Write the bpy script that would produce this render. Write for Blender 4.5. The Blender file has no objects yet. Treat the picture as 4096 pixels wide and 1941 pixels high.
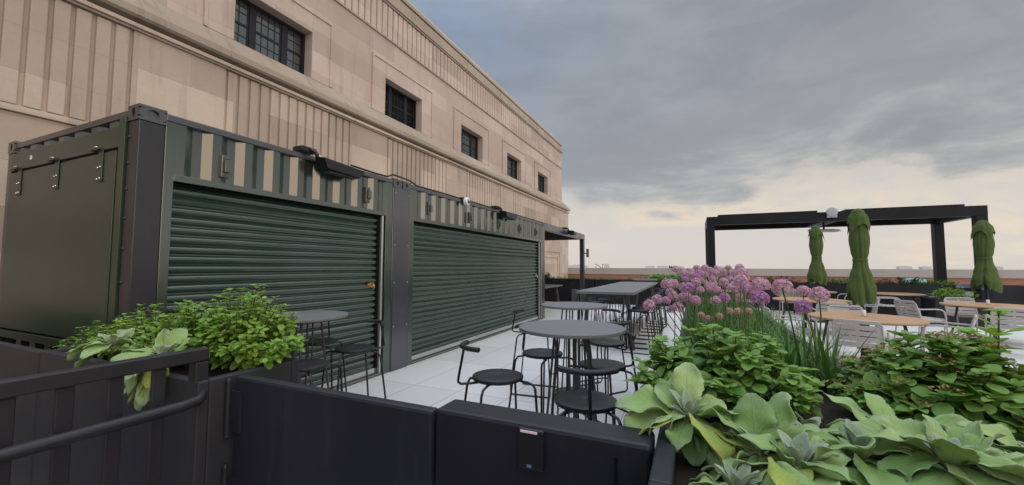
import bpy, bmesh, math, random
from mathutils import Vector, Matrix
sc = bpy.context.scene
COL = sc.collection
rnd = random.Random(11)
PI = math.pi
R = math.radians

# ------------------------------------------------------------------ helpers
class MB:
    """collects faces, then becomes ONE mesh object"""
    def __init__(s): s.v = []; s.f = []; s.uv = []; s.tint = []; s.t = .5
    def add(s, vs, fs, uv=None):
        b = len(s.v); s.v += [tuple(p) for p in vs]
        s.uv += uv if uv else [(0, 0)] * len(vs)
        s.tint += [s.t] * len(vs)
        s.f += [tuple(i + b for i in f) for f in fs]
    def box(s, x0, x1, y0, y1, z0, z1):
        if x0 > x1: x0, x1 = x1, x0
        if y0 > y1: y0, y1 = y1, y0
        if z0 > z1: z0, z1 = z1, z0
        s.add([(x0,y0,z0),(x1,y0,z0),(x1,y1,z0),(x0,y1,z0),(x0,y0,z1),(x1,y0,z1),(x1,y1,z1),(x0,y1,z1)],
              [(0,3,2,1),(4,5,6,7),(0,1,5,4),(1,2,6,5),(2,3,7,6),(3,0,4,7)])
        return s
    def bar(s, a, b, w, h, up=(0,0,1)):
        a = Vector(a); b = Vector(b); d = (b - a).normalized(); up = Vector(up)
        if abs(d.dot(up)) > .98: up = Vector((1, 0, 0))
        sd = d.cross(up).normalized(); u2 = sd.cross(d)
        o = []
        for p in (a, b):
            for i, j in ((-1,-1),(1,-1),(1,1),(-1,1)): o.append(p + sd * (i * w / 2) + u2 * (j * h / 2))
        s.add(o, [(3,2,1,0),(4,5,6,7),(0,1,5,4),(1,2,6,5),(2,3,7,6),(3,0,4,7)])
        return s
    def tube(s, pts, r, n=8, caps=True):
        pts = [Vector(p) for p in pts]; rr = r if isinstance(r, (list, tuple)) else [r] * len(pts)
        m = len(pts); o = []; prev = None
        for i, p in enumerate(pts):
            d = (pts[min(i + 1, m - 1)] - pts[max(i - 1, 0)]).normalized()
            if prev is None:
                ref = Vector((0, 0, 1)) if abs(d.z) < .9 else Vector((1, 0, 0))
                x = d.cross(ref).normalized()
            else:
                x = (prev - d * prev.dot(d)).normalized()
            prev = x; y = d.cross(x)
            for k in range(n):
                a = 2 * PI * k / n; o.append(p + (x * math.cos(a) + y * math.sin(a)) * rr[i])
        f = []
        for i in range(m - 1):
            for k in range(n): f.append((i*n+k, i*n+(k+1)%n, (i+1)*n+(k+1)%n, (i+1)*n+k))
        if caps: f.append(tuple(reversed(range(n)))); f.append(tuple(range((m-1)*n, m*n)))
        s.add(o, f); return s
    def lathe(s, prof, c=(0,0,0), n=32, axis='z'):
        o = []; f = []
        for (r, z) in prof:
            for k in range(n):
                a = 2 * PI * k / n; p = (r * math.cos(a), r * math.sin(a), z)
                if axis == 'x': p = (p[2], p[0], p[1])
                if axis == 'y': p = (p[1], p[2], p[0])
                o.append((p[0] + c[0], p[1] + c[1], p[2] + c[2]))
        for i in range(len(prof) - 1):
            for k in range(n): f.append((i*n+k, i*n+(k+1)%n, (i+1)*n+(k+1)%n, (i+1)*n+k))
        f.append(tuple(reversed(range(n)))); f.append(tuple(range((len(prof)-1)*n, len(prof)*n)))
        s.add(o, f); return s
    def prism(s, poly, fa, fb):
        """poly of 2-d points; fa/fb map a 2-d point to the two ends"""
        n = len(poly); o = [fa(p) for p in poly] + [fb(p) for p in poly]
        f = [tuple(reversed(range(n))), tuple(range(n, 2*n))]
        for k in range(n): f.append((k, (k+1)%n, n+(k+1)%n, n+k))
        s.add(o, f); return s
    def sheet(s, prof, fa, fb):
        n = len(prof); o = [fa(p) for p in prof] + [fb(p) for p in prof]
        s.add(o, [(k, k+1, n+k+1, n+k) for k in range(n-1)]); return s
    def sphere(s, c, r, n=10, m=6, sz=1):
        prof = [(max(1e-4, r*math.sin(PI*i/m)), -r*sz*math.cos(PI*i/m)) for i in range(m+1)]
        return s.lathe(prof, c, n)
    def build(s, name, mat, parent=None, smooth=None, bevel=0, world=False, solid=0, fix=True):
        off = parent.location if (world and parent) else Vector((0,0,0))
        me = bpy.data.meshes.new(name)
        me.from_pydata([(p[0]-off.x, p[1]-off.y, p[2]-off.z) for p in s.v], [], s.f)
        if fix:
            bm = bmesh.new(); bm.from_mesh(me)
            bmesh.ops.recalc_face_normals(bm, faces=bm.faces); bm.to_mesh(me); bm.free()
        uvl = me.uv_layers.new(name='UVMap'); ta = me.attributes.new('tint', 'FLOAT', 'POINT')
        for l in me.loops: uvl.data[l.index].uv = s.uv[l.vertex_index]
        for i, t in enumerate(s.tint): ta.data[i].value = t
        if smooth is not None:
            me.shade_smooth(); me.set_sharp_from_angle(angle=R(smooth))
        me.materials.append(mat)
        o = bpy.data.objects.new(name, me); COL.objects.link(o)
        if parent: o.parent = parent
        if bevel:
            b = o.modifiers.new('bevel', 'BEVEL'); b.width = bevel; b.segments = 2; b.limit_method = 'ANGLE'; b.angle_limit = R(50)
        if solid:
            b = o.modifiers.new('solid', 'SOLIDIFY'); b.thickness = solid
        return o

def tag(o, label, cat, group=None):
    o['label'] = label; o['category'] = cat
    if group: o['group'] = group
    return o
def thing(name, label, cat, loc=(0,0,0), rz=0, group=None):
    o = bpy.data.objects.new(name, None); COL.objects.link(o)
    o.location = loc; o.rotation_euler = (0, 0, rz); o.empty_display_size = .1
    return tag(o, label, cat, group)
def dup(root, loc, rz, label, group=None, scale=None):
    c = root.copy(); COL.objects.link(c); c.location = loc; c.rotation_euler = (0, 0, rz)
    c['label'] = label
    if group: c['group'] = group
    if scale: c.scale = scale
    for ch in list(root.children):
        d = ch.copy(); COL.objects.link(d); d.parent = c
        for g in list(ch.children):
            e = g.copy(); COL.objects.link(e); e.parent = d
    return c
def structure(o): o['kind'] = 'structure'; return o

# ------------------------------------------------------------------ materials
def nodes(name):
    m = bpy.data.materials.new(name); m.use_nodes = True
    return m, m.node_tree.nodes, m.node_tree.links, m.node_tree.nodes['Principled BSDF']
def noise(N, L, vec, scale, detail=4, rough=.55):
    n = N.new('ShaderNodeTexNoise'); n.inputs['Scale'].default_value = scale
    n.inputs['Detail'].default_value = detail; n.inputs['Roughness'].default_value = rough
    if vec: L.new(vec, n.inputs['Vector'])
    return n.outputs['Fac']
def maprange(N, L, v, a, b, c, d):
    n = N.new('ShaderNodeMapRange'); n.inputs[1].default_value = a; n.inputs[2].default_value = b
    n.inputs[3].default_value = c; n.inputs[4].default_value = d; L.new(v, n.inputs[0]); return n.outputs[0]
def mixc(N, L, f, a, b, bt='MIX'):
    n = N.new('ShaderNodeMix'); n.data_type = 'RGBA'; n.blend_type = bt
    for i, x in ((0, f), (6, a), (7, b)):
        if hasattr(x, 'is_output'): L.new(x, n.inputs[i])
        elif i == 0: n.inputs[0].default_value = x
        else: n.inputs[i].default_value = (x[0], x[1], x[2], 1)
    return n.outputs[2]
def bump(N, L, P, h, st, dist=.01):
    b = N.new('ShaderNodeBump'); b.inputs['Strength'].default_value = st; b.inputs['Distance'].default_value = dist
    L.new(h, b.inputs['Height']); L.new(b.outputs['Normal'], P.inputs['Normal'])
def position(N): return N.new('ShaderNodeNewGeometry').outputs['Position']
def objco(N): return N.new('ShaderNodeTexCoord').outputs['Object']

def paint(name, c, rough=.4, metal=0, dust=.25, bumpy=.15, spec=.5, sc_=9, local=False, ior=1.5):
    m, N, L, P = nodes(name)
    p = objco(N) if local else position(N)
    n1 = noise(N, L, p, sc_ * .22, 3, .5); n2 = noise(N, L, p, 90, 2)
    d = maprange(N, L, n1, .4, .75, 0, dust)
    L.new(mixc(N, L, d, c, tuple(x * .6 + .05 for x in c)), P.inputs['Base Color'])
    if dust:
        mpd = N.new('ShaderNodeMapping'); mpd.inputs['Scale'].default_value = (9, 9, .9); L.new(p, mpd.inputs['Vector'])
        run = noise(N, L, mpd.outputs[0], 2.0, 6, .7); spk = noise(N, L, p, 42, 4, .7)
        gr = N.new('ShaderNodeMath'); gr.operation = 'MAXIMUM'; L.new(maprange(N, L, run, .56, .78, 0, dust), gr.inputs[0]); L.new(maprange(N, L, spk, .69, .75, 0, dust*1.2), gr.inputs[1])
        L.new(mixc(N, L, gr.outputs[0], P.inputs['Base Color'].links[0].from_socket, tuple(x * .7 + .07 for x in c)), P.inputs['Base Color'])
    L.new(maprange(N, L, n1, .3, .7, rough * .93, min(1, rough * 1.1)), P.inputs['Roughness'])
    P.inputs['Metallic'].default_value = metal
    P.inputs['Specular IOR Level'].default_value = spec
    P.inputs['IOR'].default_value = ior
    if bumpy: bump(N, L, P, n2, bumpy, .002)
    return m

def stone(name, c1, c2, bw=1.28, rh=.52, mortar=.005, dark=.05):
    m, N, L, P = nodes(name)
    p = position(N)
    sx = N.new('ShaderNodeSeparateXYZ'); L.new(p, sx.inputs[0])
    cb = N.new('ShaderNodeCombineXYZ'); L.new(sx.outputs['Y'], cb.inputs['X']); L.new(sx.outputs['Z'], cb.inputs['Y'])
    br = N.new('ShaderNodeTexBrick'); L.new(cb.outputs[0], br.inputs['Vector'])
    br.offset = .5; br.inputs['Scale'].default_value = 1; br.inputs['Brick Width'].default_value = bw
    br.inputs['Row Height'].default_value = rh; br.inputs['Mortar Size'].default_value = mortar
    br.inputs['Mortar Smooth'].default_value = .4; br.inputs['Bias'].default_value = 0
    br.inputs['Color1'].default_value = (0, 0, 0, 1); br.inputs['Color2'].default_value = (1, 1, 1, 1)
    br.inputs['Mortar'].default_value = (.5, .5, .5, 1)
    base = mixc(N, L, br.outputs['Color'], c1, c2)
    n1 = noise(N, L, p, .55, 6, .6)
    base = mixc(N, L, maprange(N, L, n1, .35, .7, 0, .55), base, (c1[0]*.86, c1[1]*.8, c1[2]*.74))
    mp = N.new('ShaderNodeMapping'); mp.inputs['Scale'].default_value = (1, 3.2, .35); L.new(p, mp.inputs['Vector'])
    n2 = noise(N, L, mp.outputs[0], 1.6, 6, .65)
    base = mixc(N, L, maprange(N, L, n2, .55, .8, 0, .45 + dark), base, (c1[0]*.55, c1[1]*.5, c1[2]*.46))
    n3 = noise(N, L, p, 38, 3, .7)
    base = mixc(N, L, maprange(N, L, n3, .3, .7, 0, .16), base, (c1[0]*.7, c1[1]*.66, c1[2]*.6))
    base = mixc(N, L, maprange(N, L, br.outputs['Fac'], 0, 1, 0, .38), base, (c1[0]*.6, c1[1]*.54, c1[2]*.46))
    L.new(base, P.inputs['Base Color']); P.inputs['Roughness'].default_value = .88
    P.inputs['Specular IOR Level'].default_value = .25
    bump(N, L, P, n3, .15, .003)
    return m

def leafmat(name, c, c2, vein, rough=.55, veinw=.06, trans=.25, fuzz=0., veins=True, edge=None):
    m, N, L, P = nodes(name)
    at = N.new('ShaderNodeAttribute'); at.attribute_name = 'tint'
    uv = N.new('ShaderNodeUVMap'); sx = N.new('ShaderNodeSeparateXYZ'); L.new(uv.outputs[0], sx.inputs[0])
    p = position(N)
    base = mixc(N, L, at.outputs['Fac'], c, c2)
    n1 = noise(N, L, p, 22, 4, .6)
    base = mixc(N, L, maprange(N, L, n1, .35, .7, 0, .35), base, tuple(x * .72 for x in c))
    hd = N.new('ShaderNodeMath'); hd.operation = 'SUBTRACT'; L.new(sx.outputs[0], hd.inputs[0]); hd.inputs[1].default_value = .5
    ab = N.new('ShaderNodeMath'); ab.operation = 'ABSOLUTE'; L.new(hd.outputs[0], ab.inputs[0])
    rib = maprange(N, L, ab.outputs[0], 0, veinw, 1, 0)
    h = rib
    if veins:
        # side veins: v - |u| as a sawtooth
        ma = N.new('ShaderNodeMath'); ma.operation = 'MULTIPLY_ADD'; L.new(ab.outputs[0], ma.inputs[0]); ma.inputs[1].default_value = -.75; L.new(sx.outputs[1], ma.inputs[2])
        mm = N.new('ShaderNodeMath'); mm.operation = 'MULTIPLY'; L.new(ma.outputs[0], mm.inputs[0]); mm.inputs[1].default_value = 9
        pp = N.new('ShaderNodeMath'); pp.operation = 'PINGPONG'; L.new(mm.outputs[0], pp.inputs[0]); pp.inputs[1].default_value = .5
        vv = maprange(N, L, pp.outputs[0], 0, .13, .6, 0)
        mx = N.new('ShaderNodeMath'); mx.operation = 'MAXIMUM'; L.new(rib, mx.inputs[0]); L.new(vv, mx.inputs[1]); h = mx.outputs[0]
        dm = N.new('ShaderNodeMath'); dm.operation = 'MULTIPLY'; L.new(h, dm.inputs[0]); dm.inputs[1].default_value = .16
        base = mixc(N, L, dm.outputs[0], base, vein)
    else:
        dm = N.new('ShaderNodeMath'); dm.operation = 'MULTIPLY'; L.new(h, dm.inputs[0]); dm.inputs[1].default_value = .4
        base = mixc(N, L, dm.outputs[0], base, vein)
    if edge:
        e = N.new('ShaderNodeMath'); e.operation = 'MAXIMUM'
        L.new(maprange(N, L, ab.outputs[0], .40, .5, 0, .55), e.inputs[0]); L.new(maprange(N, L, sx.outputs[1], .6, 1, 0, .6), e.inputs[1])
        base = mixc(N, L, e.outputs[0], base, edge)
    nb = noise(N, L, p, 34, 4, .65)
    base = mixc(N, L, maprange(N, L, nb, .66, .72, 0, .55), base, (.13,.085,.03))
    L.new(base, P.inputs['Base Color']); P.inputs['Roughness'].default_value = rough
    P.inputs['Specular IOR Level'].default_value = .35 if not fuzz else .15
    if fuzz:
        P.inputs['Sheen Weight'].default_value = fuzz; P.inputs['Sheen Roughness'].default_value = .5
    n2 = noise(N, L, p, 75 if fuzz else 60, 5, .75)
    hs = N.new('ShaderNodeMath'); hs.operation = 'MULTIPLY_ADD'; L.new(n2, hs.inputs[0]); hs.inputs[1].default_value = .8; hq = N.new('ShaderNodeMath'); hq.operation = 'MULTIPLY'; hq.inputs[1].default_value = .4; L.new(h, hq.inputs[0]); L.new(hq.outputs[0], hs.inputs[2])
    bump(N, L, P, hs.outputs[0], .7 if fuzz else .2, .005 if fuzz else .003)
    tr = N.new('ShaderNodeBsdfTranslucent'); L.new(mixc(N, L, .5, base, (c2[0]*1.3, c2[1]*1.3, c2[2]*.7)), tr.inputs['Color'])
    ms = N.new('ShaderNodeMixShader'); ms.inputs[0].default_value = trans
    L.new(P.outputs[0], ms.inputs[1]); L.new(tr.outputs[0], ms.inputs[2])
    L.new(ms.outputs[0], N['Material Output'].inputs[0])
    return m

M = {}
M['stone'] = stone('limestone', (.41,.345,.29), (.66,.55,.465))
M['stone2'] = stone('limestone_upper', (.45,.365,.32), (.64,.53,.475), 1.7, .46)
M['ledge'] = stone('limestone_ledge', (.37,.315,.26), (.46,.39,.325), 1.5, 5, .008, .6)
M['parapet'] = stone('limestone_coping', (.40,.36,.325), (.47,.43,.39), 1.1, 5, .008)
M['green'] = paint('container_green', (.020,.036,.025), .19, 0, .2, 0, ior=2.1)
M['hatch'] = paint('hatch_green', (.026,.046,.027), .30, 0, .2, 0, ior=1.5)
M['char'] = paint('charcoal_paint', (.036,.035,.043), .28, 0, .12, 0, ior=2.0)
M['plate'] = paint('plate_blue_grey', (.024,.027,.038), .24, 0, .1, 0, ior=2.1)
M['post'] = paint('post_charcoal', (.020,.020,.026), .33, 0, .12, 0, ior=1.55)
M['shutter'] = paint('shutter_green', (.016,.041,.028), .19, 0, .22, 0, ior=2.0)
M['black'] = paint('black_powder', (.012,.012,.017), .45, 0, .12, .15, .35)
M['blackm'] = paint('black_metal', (.010,.010,.011), .38, 0, .05, .08)
M['gate'] = paint('gate_paint', (.017,.018,.025), .45, 0, .18, .15, .35)
M['rail'] = paint('rail_paint', (.019,.019,.024), .42, 0, .1, .2, .4)
M['planter'] = paint('planter_paint', (.028,.029,.035), .5, 0, .15, .2, .35)
M['steel'] = paint('galvanised', (.42,.44,.45), .38, .8, .2, .1)
M['alu'] = paint('aluminium', (.62,.63,.63), .32, .8, .2, .1)
M['chrome'] = paint('chrome_bolt', (.8,.8,.8), .18, 1, 0, 0)
M['brass'] = paint('brass', (.62,.40,.13), .28, 1, .2, .05)
M['tabletop'] = paint('grey_laminate', (.150,.150,.153), .55, 0, .15, .1)
M['tableleg'] = paint('grey_leg', (.060,.057,.056), .5, 0, .15, .1)
M['seat'] = paint('black_seat', (.012,.012,.013), .5, 0, .2, .15, local=True)
M['chair'] = paint('taupe_metal', (.47,.43,.40), .45, 0, .2, .1, local=True)
M['white'] = paint('white_plastic', (.75,.75,.74), .35, 0, .1, .05)
M['greybox'] = paint('grey_box', (.42,.43,.46), .45, 0, .2, .05)
M['pergola'] = paint('pergola_paint', (.008,.008,.010), .5, 0, .1, .1, .25)
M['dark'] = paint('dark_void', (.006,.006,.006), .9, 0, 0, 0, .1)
M['pink'] = paint('pale_pink_reflection', (.75,.55,.58), .3, 0, 0, 0)  # colour of the painted reflection on the lock box
M['blue'] = paint('blue_label', (.10,.16,.38), .4, 0, 0, 0)
M['teal'] = paint('pale_teal', (.35,.62,.55), .5, 0, .1, .1)
M['sign'] = paint('sign_bluegrey', (.20,.23,.30), .4, 0, .1, .05)
M['heat'] = paint('heater_reflector', (.35,.17,.10), .4, .4, .2, .1)
M['cable'] = paint('cable_black', (.02,.017,.015), .5, 0, 0, 0)
M['stem'] = paint('woody_stem', (.085,.055,.032), .8, 0, .3, .4)
M['gstem'] = paint('green_stem', (.07,.13,.03), .6, 0, .2, .2)
M['soil'] = paint('soil', (.035,.024,.016), .95, 0, .4, 1.0, .2, 40)
M['unseen_floor'] = paint('unseen_floor_dark', (.045,.047,.055), .85, 0, .4, .5)  # invented dark tone for the unseen floor before the gate
M['city'] = paint('far_building_hazed', (.55,.53,.52), .9, 0, .2, 0)  # distance haze put into the pale colour of skyline and ground

def m_floor():
    m, N, L, P = nodes('pavers')
    p = position(N)
    mp = N.new('ShaderNodeMapping'); mp.inputs['Location'].default_value = (-.06, -.045, 0); L.new(p, mp.inputs['Vector'])
    br = N.new('ShaderNodeTexBrick'); L.new(mp.outputs[0], br.inputs['Vector']); br.offset = 0
    br.inputs['Scale'].default_value = 1; br.inputs['Brick Width'].default_value = .61; br.inputs['Row Height'].default_value = 1.22
    br.inputs['Mortar Size'].default_value = .0036; br.inputs['Mortar Smooth'].default_value = .1; br.inputs['Bias'].default_value = 0
    br.inputs['Color1'].default_value = (0,0,0,1); br.inputs['Color2'].default_value = (1,1,1,1); br.inputs['Mortar'].default_value = (.5,.5,.5,1)
    c = mixc(N, L, br.outputs['Color'], (.575,.56,.545), (.66,.645,.63))
    n = noise(N, L, p, 1.1, 6, .6)
    c = mixc(N, L, maprange(N, L, n, .45, .75, 0, .30), c, (.48,.46,.44))
    n2 = noise(N, L, p, 120, 3, .8)
    c = mixc(N, L, maprange(N, L, n2, .4, .7, 0, .10), c, (.42,.41,.40))
    n4 = noise(N, L, p, 7, 4, .7)
    c = mixc(N, L, maprange(N, L, n4, .68, .78, 0, .25), c, (.40,.385,.37))
    c = mixc(N, L, br.outputs['Fac'], c, (.22,.21,.20))
    L.new(c, P.inputs['Base Color']); P.inputs['Roughness'].default_value = .7
    bump(N, L, P, n2, .15, .002)
    return m
M['floor'] = m_floor()

def m_brick():
    m, N, L, P = nodes('red_brick')
    p = position(N); sx = N.new('ShaderNodeSeparateXYZ'); L.new(p, sx.inputs[0])
    cb = N.new('ShaderNodeCombineXYZ'); L.new(sx.outputs['X'], cb.inputs['X']); L.new(sx.outputs['Z'], cb.inputs['Y'])
    br = N.new('ShaderNodeTexBrick'); L.new(cb.outputs[0], br.inputs['Vector'])
    br.inputs['Scale'].default_value = 1; br.inputs['Brick Width'].default_value = .21; br.inputs['Row Height'].default_value = .075
    br.inputs['Mortar Size'].default_value = .006
    br.inputs['Color1'].default_value = (.37,.15,.085,1); br.inputs['Color2'].default_value = (.31,.125,.075,1); br.inputs['Mortar'].default_value = (.27,.19,.15,1)
    L.new(br.outputs['Color'], P.inputs['Base Color']); P.inputs['Roughness'].default_value = .9
    return m
M['brick'] = m_brick()

def m_wood():
    m, N, L, P = nodes('teak_top')
    p = objco(N)
    sx = N.new('ShaderNodeSeparateXYZ'); L.new(p, sx.inputs[0])
    mp = N.new('ShaderNodeMapping'); mp.inputs['Scale'].default_value = (1.2, 14, 1); L.new(p, mp.inputs['Vector'])
    n = noise(N, L, mp.outputs[0], 4, 5, .6)
    c = mixc(N, L, n, (.40,.215,.105), (.50,.295,.155))
    pl = N.new('ShaderNodeMath'); pl.operation = 'PINGPONG'; L.new(sx.outputs['Y'], pl.inputs[0]); pl.inputs[1].default_value = .05
    c = mixc(N, L, maprange(N, L, pl.outputs[0], 0, .0025, .8, 0), c, (.10,.05,.03))
    L.new(c, P.inputs['Base Color']); P.inputs['Roughness'].default_value = .42
    return m
M['wood'] = m_wood()

def m_glass(nm='window_glass', ior=2.45):
    m, N, L, P = nodes(nm)
    P.inputs['Base Color'].default_value = (.035,.042,.042,1); P.inputs['Roughness'].default_value = .06
    P.inputs['IOR'].default_value = ior
    n = noise(N, L, position(N), 2.2, 2); bump(N, L, P, n, .06, .02)
    return m
M['glass'] = m_glass(); M['screen'] = m_glass('dark_pane', 1.25)
M['screen'].node_tree.nodes['Principled BSDF'].inputs['Base Color'].default_value = (.006,.007,.007,1)

def m_fabric():
    m, N, L, P = nodes('green_canvas')
    p = objco(N); n = noise(N, L, p, 6, 4)
    mpw = N.new('ShaderNodeMapping'); mpw.inputs['Scale'].default_value = (9, 9, 1.6); L.new(p, mpw.inputs['Vector']); wr = noise(N, L, mpw.outputs[0], 2.2, 5, .6)
    L.new(mixc(N, L, n, (.054,.086,.015), (.072,.110,.022)), P.inputs['Base Color'])
    P.inputs['Roughness'].default_value = .9; bump(N, L, P, wr, .8, .03)
    return m
M['fabric'] = m_fabric()

def m_rope():
    m, N, L, P = nodes('woven_rope')
    P.inputs['Base Color'].default_value = (.36,.31,.25,1); P.inputs['Roughness'].default_value = .85
    w = noise(N, L, objco(N), 120, 2); bump(N, L, P, w, .4, .003)
    return m
M['rope'] = m_rope()

M['sage'] = leafmat('lambs_ear', (.225,.375,.10), (.43,.565,.225), (.40,.52,.30), .7, .03, .22, .08, True, (.42,.53,.34))
M['sagey'] = leafmat('lambs_ear_yellowing', (.28,.40,.085), (.38,.47,.12), (.38,.46,.17), .75, .035, .2, .15, True, (.52,.47,.10))
M['sagew'] = leafmat('lambs_ear_young', (.27,.36,.22), (.36,.45,.29), (.46,.53,.38), .85, .04, .15, .7)
M['spirea'] = leafmat('round_leaf', (.098,.225,.052), (.245,.405,.092), (.16,.26,.09), .5, .05, .25, 0, True)
M['spireal'] = leafmat('round_leaf_light', (.160,.325,.050), (.31,.49,.095), (.24,.34,.10), .5, .05, .3, 0, True)
M['dkleaf'] = leafmat('dark_leaf', (.028,.075,.022), (.06,.13,.03), (.08,.14,.05), .5, .05, .2, 0, False)
M['grass'] = leafmat('strap_leaf', (.045,.125,.028), (.11,.235,.045), (.09,.17,.04), .45, .1, .25, 0, False)
M['grassl'] = leafmat('fine_grass', (.09,.19,.05), (.17,.28,.08), (.2,.3,.1), .5, .1, .3, 0, False)
M['allium'] = leafmat('allium_floret', (.55,.27,.45), (.76,.50,.64), (.5,.3,.5), .6, .05, .3, 0, False)
M['alliumd'] = leafmat('allium_floret_vivid', (.44,.17,.47), (.62,.32,.62), (.5,.2,.55), .6, .05, .3, 0, False)
M['alliumb'] = leafmat('allium_floret_faded', (.60,.36,.33), (.62,.45,.38), (.6,.4,.4), .6, .05, .3, 0, False)
M['budgreen'] = leafmat('flower_core', (.22,.24,.10), (.34,.30,.16), (.3,.3,.15), .7, .05, .2, 0, False)
M['seed'] = leafmat('seed_head', (.24,.20,.06), (.30,.22,.08), (.3,.25,.1), .8, .05, .2, 0, False)

# ------------------------------------------------------------------ ground and terrace
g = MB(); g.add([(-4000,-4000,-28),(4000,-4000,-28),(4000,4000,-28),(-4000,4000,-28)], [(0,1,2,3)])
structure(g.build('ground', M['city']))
fl = MB(); fl.box(-3.3, 40, -.70, 22.25, -.3, 0)
pt = MB(); pt.box(-3.3, 40, -14, -.702, -.3, -.002)
structure(pt.build('unseen_dark_floor', M['unseen_floor']))  # unseen floor, made dark so the gate mirrors less brightness
structure(fl.build('terrace_floor', M['floor']))

# ------------------------------------------------------------------ the stone building
bld = thing('stone_building', 'long pale limestone building with dark windows and fluted bands rising behind the containers', 'building', (-3.2, 10, 0))
YS, YE = -9.0, 22.41
X0 = -3.2
lw = MB()
lw.box(-13, X0-.042, YS, YE-.02, -.29, 4.80)
# lower blocks, with the recessed blind panel at the far end
lw.box(-3.30, X0, YS, 17.95, -.28, 3.15); lw.box(-3.30, X0, 20.64, YE, -.28, 3.15); lw.box(-3.30, X0, 17.95, 20.64, 2.22, 3.15)
def groove_row(mb, y0, y1, pitch, gap, z0, z1, x):
    n = max(1, round((y1 - y0) / pitch)); p = (y1 - y0) / n
    for i in range(n):
        mb.box(x-.09, x, y0 + i*p + gap/2, y0 + (i+1)*p - gap/2, z0, z1)
fl_ = [(-6.7,-4.1),(-2.78,1.2),(2.44,5.05),(6.30,8.93),(10.20,12.80),(14.12,16.78),(18.1,20.82)]
prev = YS
for a, b in fl_:
    lw.box(X0-.09, X0-.002, prev, a-.02, 3.23, 4.662)
    flu = MB(); groove_row(flu, a, b, .19, .046, 3.245, 4.65, X0); flu.build('fluted_panel', M['stone'], bld, None, .012, True)
    prev = b + .02
lw.box(X0-.09, X0-.002, prev, YE-.003, 3.23, 4.662)
lw.build('wall', M['stone'], bld, None, .004, True)
mo = MB()
mo.box(-3.3, X0+.045, YS, YE+.03, 3.153, 3.20); mo.box(-3.3, X0+.02, YS, YE+.01, 3.20, 3.232)
mo.box(-3.4, X0+.035, YS, YE+.02, 4.664, 4.692); mo.box(-3.4, X0+.075, YS, YE+.05, 4.692, 4.748)
mo.build('moulding', M['stone'], bld, None, .006, True)
led = MB()
pr = [(-3.62,5.372),(-3.50,5.372),(-3.40,5.30),(-3.12,4.985),(-3.075,4.95),(-3.075,4.845),(-3.11,4.815),(-3.24,4.80),(-3.62,4.80)]
led.prism(pr, lambda p: (p[0], YS, p[1]), lambda p: (p[0], 22.07 + (p[0]+3.5)*.9, p[1]))
led.build('sill_ledge', M['ledge'], bld, None, .01, True)
pan = MB()
pan.box(-3.30, -3.262, 17.96, 20.63, -.2, 2.21); pan.box(-3.275, -3.235, 18.3, 20.27, -.2, 1.84); pan.box(-3.275,-3.19,18.12,20.47,1.92,1.97)
pan.box(-3.275,-3.205,20.33,20.40,-.2,1.92)
pan.build('blind_panel', M['stone'], bld, None, .006, True)
# upper wall with real window openings
XU = -3.5
wins = [(2.68+3.785*k, 4.24+3.785*k) for k in range(-2, 5)]
ZW0, ZW1 = 5.375, 6.35
up = MB(); prev = YS
for a, b in wins:
    up.box(-4.1, XU, prev, a, 5.36, 7.40); up.box(-4.1, XU, a, b, ZW1, 7.40); prev = b
up.box(-4.1, XU, prev, 22.07, 5.36, 7.40)
up.box(-13, -4.1, YS, 22.05, 4.8, 9.15)
up.build('upper_wall', M['stone2'], bld, None, 0, True)
for a, b in wins:
    su = MB(); l, r, t = a-.43, b+.46, 6.745
    su.box(-3.55, XU+.028, l, a-.001, 5.36, t); su.box(-3.55, XU+.028, b+.001, r, 5.36, t); su.box(-3.55, XU+.028, a-.001, b+.001, ZW1+.001, t)
    su.box(-3.55, XU+.052, l-.055, l, 5.36, t+.055); su.box(-3.55, XU+.052, r, r+.055, 5.36, t+.055); su.box(-3.55, XU+.052, l, r, t, t+.055)
    su.build('window_surround', M['stone2'], bld, None, .005, True)
fr = MB()
fr.box(-4.1, XU-.05, YS, 22.06, 7.40, 8.36)
groove_row(fr, YS, 22.066, .205, .038, 7.475, 8.345, XU)
fr.build('fluted_frieze', M['stone2'], bld, None, .012, True)
co = MB()
co.box(-3.7, XU+.045, YS, 22.11, 7.40, 7.435); co.box(-3.7, XU+.02, YS, 22.09, 7.435, 7.465)
co.box(-4.1, XU+.03, YS, 22.10, 8.362, 8.41); co.box(-4.1, XU+.065, YS, 22.13, 8.41, 8.475)
co.box(-4.1, XU, YS, 22.07, 8.475, 8.79)
co.box(-4.1, XU-.03, YS, 22.04, 8.79, 8.825)
co.prism([(-4.6,9.24),(-3.70,9.22),(-3.47,8.92),(-3.47,8.825),(-4.6,8.825)], lambda p: (p[0],YS,p[1]), lambda p: (p[0],22.05+(p[0]+3.5)*.9,p[1]))
co.build('cornice', M['ledge'], bld, None, .008, True)
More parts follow.
